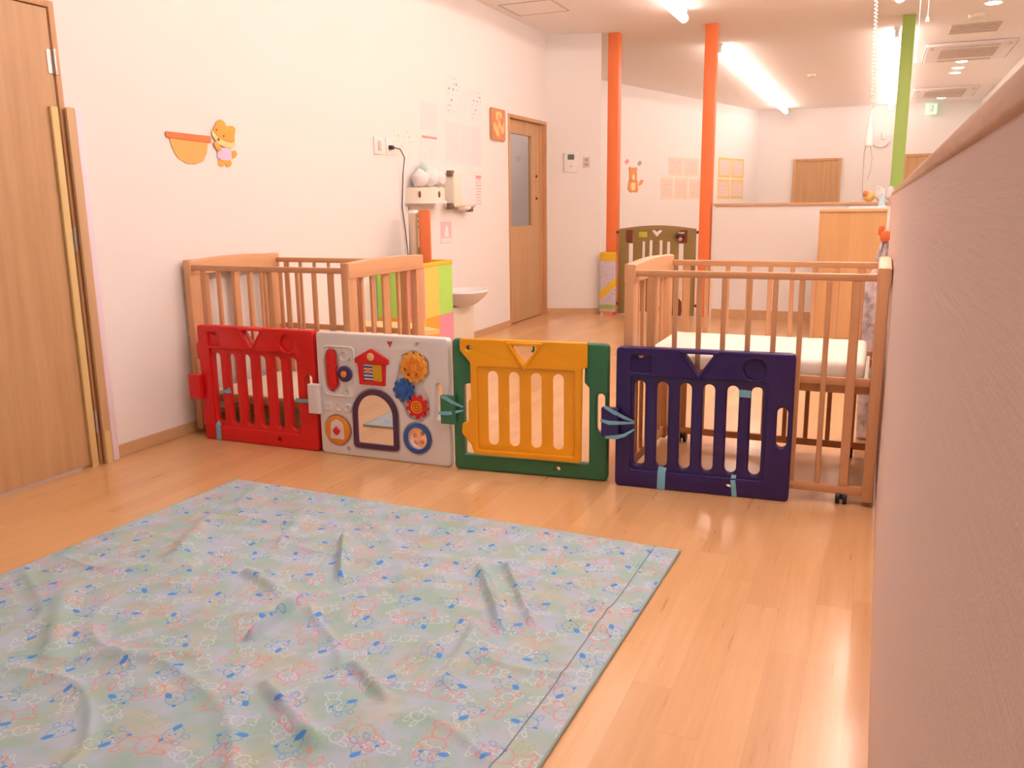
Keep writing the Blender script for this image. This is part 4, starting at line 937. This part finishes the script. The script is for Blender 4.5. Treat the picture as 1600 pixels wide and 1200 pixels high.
# ------------------------------------------------------------------ brown safety gate between the orange pillars
t = thing('safety_gate', 'olive brown plastic safety gate with a heart opening between the orange pillars', 'safety gate', (-2.215, 9.16, 0))
gx0, gx1 = -2.635, -1.795; gc = (gx0 + gx1) / 2
n = 16
top = [(gx1 - k * (gx1 - gx0) / n, 0.935 + 0.037 * math.sin(math.pi * k / n)) for k in range(n + 1)]
outl = [(gx0, 0.01), (gx0 + 0.10, 0.01), (gx0 + 0.10, 0.04), (gx1 - 0.10, 0.04), (gx1 - 0.10, 0.01), (gx1, 0.01)] + top
xs_ = [-2.500, -2.395, -2.320, -2.215 + 0.035, -2.102, -1.985]
def slotr(cx_, z0, z1, w_): return rect(cx_ - w_ / 2, cx_ + w_ / 2, z0, z1, 0.008)
holes = [slotr(gx0 + 0.135, 0.10, 0.78, 0.05), slotr(-2.358, 0.10, 0.80, 0.032), slotr(-2.278, 0.10, 0.815, 0.036), slotr(-2.168, 0.10, 0.815, 0.036), slotr(-2.085, 0.10, 0.80, 0.036), slotr(gx1 - 0.155, 0.10, 0.78, 0.055)]
heart = rnd([(gc - 0.062, 0.920), (gc - 0.022, 0.922), (gc, 0.902), (gc + 0.022, 0.922), (gc + 0.062, 0.920), (gc + 0.002, 0.852)], 0.006)
b = new(); plate(b, [outl, heart] + holes, 9.15, 9.185, 0.006); obj('gate_body', b, M_olive, t)
for xa, xb_, l in ((gx0 + 0.085, gx0 + 0.155, 'reddish brown left upright'), (gx1 - 0.165, gx1 - 0.090, 'reddish brown right upright')):
    b = new(); plate(b, [rect(xa, xb_, 0.79, 0.925, 0.005)], 9.143, 9.150, 0.002); obj('upright_cover', b, M_brown, t)['label'] = l
b = new(); box(b, gc - 0.195, gc - 0.100, 9.138, 9.150, 0.845, 0.905, 0.004); obj('label_plate', b, plain('label_lime', (0.55, 0.55, 0.08), 0.5), t)['label'] = 'yellow green label plate'
b = new(); box(b, gx1 - 0.215, gx1 - 0.120, 9.120, 9.150, 0.835, 0.880, 0.01); ball(b, (gx1 - 0.165, 9.13, 0.865), 0.03); lk = obj('gate_latch', b, M_dark, t)
b = new(); ball(b, (gx1 - 0.155, 9.112, 0.828), 0.020); obj('latch_knob', b, M_pink, lk)
b = new(); box(b, gx1 - 0.18, gx1 - 0.12, 9.115, 9.150, 0.885, 0.900, 0.004); obj('latch_tag', b, M_white, lk)
for x, z_ in ((gx0 - 0.018, 0.90), (gx1 + 0.018, 0.90), (gx0 - 0.018, 0.12), (gx1 + 0.018, 0.12)):
    b = new(); cyl(b, (x - 0.012, 9.168, z_), (x + 0.012, 9.168, z_), 0.016); obj('pressure_pad', b, M_brown, t)
b = new(); plate(b, [rnd([(gx1 - 0.23, 0.01), (gx1 - 0.13, 0.01), (gx1 - 0.13, 0.16), (gx1 - 0.16, 0.20), (gx1 - 0.20, 0.20), (gx1 - 0.20, 0.13), (gx1 - 0.23, 0.10)], 0.01)], 9.12, 9.149, 0.004); obj('foot_lock', b, M_brown, t)

# patterned rolled mat leaning on the first pillar
t = thing('folded_mat', 'patterned grey mat with yellow bands standing against the left orange pillar', 'mat', (-2.72, 9.05, 0))
pm = N('patterned_mat'); o_ = pm.obj(); s = pm.sep(o_)
vor = pm.n('ShaderNodeTexVoronoi'); pm.l(o_, vor.inputs['Vector']); vor.inputs['Scale'].default_value = 45
dots = pm.math('LESS_THAN', vor.outputs['Distance'], 0.22)
c = pm.mix(dots, (0.62, 0.58, 0.68), (0.20, 0.16, 0.30))
dg = pm.math('SUBTRACT', s[2], pm.math('MULTIPLY', s[0], 0.9))
band = pm.math('LESS_THAN', pm.math('ABSOLUTE', pm.math('SUBTRACT', dg, 0.285)), 0.045)
tb = pm.math('GREATER_THAN', s[2], 0.595)
c = pm.mix(pm.math('MAXIMUM', band, tb), c, (0.80, 0.52, 0.03)); gb = pm.math('LESS_THAN', s[2], 0.115)
c = pm.mix(gb, c, (0.38, 0.50, 0.16)); c = pm.mix(pm.math('LESS_THAN', s[2], 0.07), c, (0.62, 0.50, 0.50)); pm.base(c); pm.rough(0.6)
b = new(); box(b, -2.815, -2.630, 9.015, 9.085, 0.025, 0.690, 0.02, 3); obj('mat_body', b, pm.m, t)
b = new(); box(b, -2.768, -2.660, 9.020, 9.080, 0.0, 0.030, 0.006); obj('orange_strap', b, M_orange, t)

# ------------------------------------------------------------------ decorations on the angled wall
ad = (Vector(AB) - Vector(AA)).normalized(); s_off = (Vector((-3.756, 12.865)) - Vector(AA)).dot(ad)
arz = math.atan2(ad.y, ad.x)
# local frame: x along the wall away from camera, y = -normal into room ; the room lies on the right side (x+) of the direction
def on_angled(name, label, cat, s, z, g=None):
    p = Vector(AA) + ad * (s + s_off); return thing(name, label, cat, (p.x, p.y, z), arz, g)
# in that local frame the room is on -y, so plate() facing -y works directly
M_br = plain('craft_brown', (0.80, 0.36, 0.15), 0.8)
t = on_angled('paper_bear', 'brown paper bear cut-out holding a leaf on the far angled wall', 'wall decoration', 0.47, 1.374)
def s_plate(b, polys, d0=0.006, d1=0.0, bev=0.0): return plate(b, polys, -d0, -d1, bev)
b = new(); s_plate(b, [rnd([(-0.14, 0.05), (-0.10, 0.20), (0.16, 0.20), (0.19, 0.06), (0.16, 0.0), (0.06, 0.01), (-0.06, 0.0)], 0.03)]); obj('bear_body', b, M_br, t, local=True)
b = new(); s_plate(b, [circle(0.02, 0.10, 0.07, 20)], 0.010, 0.006); obj('bear_belly', b, M_fc, t, local=True)
b = new(); s_plate(b, [circle(0.02, 0.265, 0.115, 24)], 0.012, 0.004); s_plate(b, [circle(-0.08, 0.355, 0.035, 16)], 0.011, 0.005); s_plate(b, [circle(0.10, 0.355, 0.035, 16)], 0.011, 0.005); hd = obj('bear_head', b, M_br, t, local=True)
b = new(); s_plate(b, [circle(0.02, 0.235, 0.045, 16)], 0.015, 0.012); obj('bear_muzzle', b, M_fc, hd, local=True)
b = new(); s_plate(b, [rnd([(0.20, 0.10), (0.30, 0.13), (0.37, 0.20), (0.28, 0.20), (0.22, 0.16)], 0.02)]); obj('bear_leaf', b, M_br, t, local=True)
for s_, z_, m_, l in ((-0.02 + 0.25, 1.80, M_pink, 'small pink bird cut-out above the paper bear'), (0.62, 1.785, M_grey, 'small grey bird cut-out right of the pink one'), (-0.05, 1.50, M_white2, 'pale cut-out left of the paper bear')):
    t = on_angled('paper_bird', l, 'wall decoration', s_, z_)
    b = new(); s_plate(b, [rnd([(0, 0.03), (0.06, 0.0), (0.14, 0.04), (0.10, 0.08), (0.05, 0.07)], 0.015)]); obj('bird_shape', b, m_, t, local=True)
def poster(s0, s1, z0, z1, label, pale):
    p = Vector(AA) + ad * (s0 + s_off); t = thing('bordered_poster', label, 'poster', (p.x, p.y, z0), arz, 'yellow bordered posters on the angled wall')
    w_, h_ = s1 - s0, z1 - z0
    b = new(); s_plate(b, [rect(0, w_, 0, h_)], 0.003); obj('poster_sheet', b, plain('poster_yellow', (0.88, 0.76, 0.58) if pale else (0.88, 0.66, 0.25), 0.7, 0.05), t, local=True)
    b = new(); s_plate(b, [rect(w_ * 0.10, w_ * 0.90, h_ * 0.12, h_ * 0.88)], 0.005, 0.003); obj('poster_picture', b, paper('poster_print', (0.86, 0.72, 0.66), (0.62, 0.42, 0.36), 6, 3, 0.5, 0.4, axes='xz'), t, local=True)
for s0, s1, z0, z1, l in ((3.56, 4.10, 1.66, 2.02, 'yellow bordered poster, upper left of the four right of the orange pillar'), (4.14, 4.70, 1.66, 2.02, 'yellow bordered poster, upper right of the four right of the orange pillar'),
                        (3.56, 4.10, 1.28, 1.63, 'yellow bordered poster, lower left of the four right of the orange pillar'), (4.14, 4.70, 1.28, 1.63, 'yellow bordered poster, lower right of the four right of the orange pillar')): poster(s0, s1, z0, z1, l, False)
for s0, s1, z0, z1, l in ((1.40, 1.82, 1.27, 1.62, 'faint cream poster, lower leftmost between the orange pillars'), (1.88, 2.36, 1.27, 1.62, 'faint cream poster, lower middle between the orange pillars'), (2.42, 2.95, 1.27, 1.62, 'faint cream poster partly behind the right orange pillar'),
                        (1.66, 2.16, 1.66, 1.96, 'faint cream poster, upper left between the orange pillars'), (2.22, 2.75, 1.66, 1.96, 'faint cream poster, upper right between the orange pillars')): poster(s0, s1, z0, z1, l, True)

# ------------------------------------------------------------------ cabinet, toys, hanging cord, folded cloth at the back right
t = thing('storage_cabinet', 'plain oak storage cabinet behind the right crib at the low right wall', 'cabinet', (-0.23, 8.35, 0))
b = new(); box(b, -0.506, 0.040, 8.11, 8.60, 0.0, 1.108, 0.003, 1); obj('carcass', b, M_cab, t)
b = new(); box(b, -0.511, 0.045, 8.10, 8.605, 1.108, 1.130, 0.003, 1); obj('cabinet_top', b, M_cab, t)
# things standing on the cross partition cap
t = thing('soft_toy', 'small soft toy with orange and yellow face on the cross partition', 'toy', (-0.13, 9.19, 1.193))
b = new(); ball(b, (-0.13, 9.19, 1.245), 0.052, 1, 0.9, 1); hd = obj('toy_head', b, plain('toy_yellow', (0.90, 0.62, 0.20), 0.8), t)
b = new(); ball(b, (-0.165, 9.16, 1.272), 0.030); obj('toy_ear', b, plain('toy_coral', (0.88, 0.30, 0.16), 0.8), t)
for i_, (x, y, z_, r_, l) in enumerate(((-0.035, 9.17, 1.193, 0.055, 'white crumpled cloth on the cross partition beside the soft toy'), (0.06, 9.19, 1.193, 0.05, 'white crumpled cloth next to the green pillar'))):
    b = new(); ball(b, (x, y, z_ + r_ * 1.3), r_, 0.85, 0.9, 1.45)
    for v in b.verts: v.co += Vector((1, 1, 1)) * 0.016 * noise.noise(v.co * 20)
    zmin = min(v.co.z for v in b.verts)
    for v in b.verts: v.co.z += z_ - zmin
    tag(obj('crumpled_cloth', b, M_white2, at=(x, y, z_)), l, 'cloth')
b = new(); box(b, -0.28, 0.035, 8.22, 8.52, 1.130, 1.152, 0.008)
tag(obj('folded_cloth', b, M_white2, at=(-0.13, 8.37, 1.13)), 'flat white folded cloth on top of the oak cabinet', 'cloth')
b = new(); cyl(b, (-0.01, 8.42, 1.152), (-0.01, 8.42, 1.235), 0.030, 0.024, 16); cyl(b, (-0.01, 8.42, 1.235), (-0.01, 8.42, 1.262), 0.010)
tag(obj('plastic_bottle', b, plain('pale_blue_plastic', (0.50, 0.72, 0.82), 0.3), at=(-0.01, 8.42, 1.152)), 'pale blue bottle on the folded cloth above the cabinet', 'bottle')
# coiled drop cord
t = thing('drop_cord', 'white coiled power cord hanging from the ceiling over the partition', 'hanging cord', (-0.15, 8.0, ZC))
b = new(); pts = []
for k in range(420):
    s_ = k / 419; z_ = ZC - s_ * 1.02; a = s_ * 2 * math.pi * 34; pts.append((-0.172 + 0.035 * s_ + 0.011 * math.cos(a), 8.0 + 0.011 * math.sin(a), z_))
tube(b, pts, 0.0042, 6); obj('coil', b, M_white, t)
b = new(); cyl(b, (-0.137, 8.0, 1.95), (-0.148, 8.0, 1.68), 0.014, 0.036, 20); cyl(b, (-0.148, 8.0, 1.68), (-0.149, 8.0, 1.655), 0.040, 0.038, 20); obj('socket_head', b, M_white, t)
b = new(); tube(b, [(-0.165, 8.0, 1.66), (-0.176, 8.0, 1.60), (-0.174, 8.0, 1.45), (-0.172, 8.0, 1.33), (-0.160, 8.0, 1.20)], 0.0035, 8); tube(b, [(-0.130, 8.0, 1.66), (-0.112, 8.0, 1.55), (-0.120, 8.0, 1.44), (-0.138, 8.0, 1.38)], 0.003, 8); obj('plugged_lead', b, M_grey, t)
t = thing('wall_clock', 'faint white round clock on the far wall behind the hanging cord', 'clock', (-0.14, 18.03, 2.45))
b = new(); cyl(b, (-0.115, 18.05, 2.33), (-0.115, 18.01, 2.33), 0.14, seg=32); obj('clock_case', b, M_white, t)
b = new(); box(b, -0.120, -0.110, 18.005, 18.01, 2.33, 2.45); box(b, -0.115, -0.03, 18.005, 18.01, 2.325, 2.335); obj('clock_hand', b, M_grey, t)
# ceiling pull cords
for x, y, z_, l in ((0.225, 8.0, 2.64, 'white pull cord with a knob right of the green pillar, shorter one'), (0.165, 8.0, 2.33, 'thin white pull cord right of the green pillar, longer one')):
    b = new(); cyl(b, (x, y, z_), (x, y, ZC), 0.0026, seg=8)
    o = tag(obj('pull_cord', b, M_white, at=(x, y, ZC)), l, 'pull cord', 'ceiling pull cords'); b = new(); cyl(b, (x, y, z_ - 0.04), (x, y, z_), 0.016, 0.008, 12); obj('pull_knob', b, M_white, o)
# long padded cloth leaning behind the right crib
t = thing('folded_play_mat', 'long grey marbled mat leaning in the corner behind the right crib', 'mat', (-0.06, 4.62, 0))
pm = N('marbled_cloth'); nn = pm.noise(pm.mapping(pm.obj(), (1, 1, 0.7)), 22, 5, 0.65)
pm.base(pm.ramp(nn[0], [(0.36, (0.34, 0.32, 0.36)), (0.50, (0.66, 0.62, 0.66)), (0.62, (0.80, 0.77, 0.80))])); pm.rough(0.7); pm.bump(nn[0], 0.4, 0.01)
b = new(); prof = [(-0.045, 0.0), (0.030, 0.0), (0.036, 0.70), (0.040, 1.00), (0.010, 1.03), (-0.008, 0.95), (-0.020, 0.87), (-0.050, 0.83), (-0.062, 0.76)]
plate(b, [rnd(prof, 0.015)], 4.58, 4.64, 0.016)
obj('mat_body', b, pm.m, t)
b = new(); box(b, 0.000, 0.042, 4.565, 4.655, 1.005, 1.060, 0.012); box(b, -0.012, 0.015, 4.57, 4.62, 1.035, 1.085, 0.01); obj('orange_tie', b, plain('tie_orange', (0.88, 0.20, 0.06), 0.6), t)
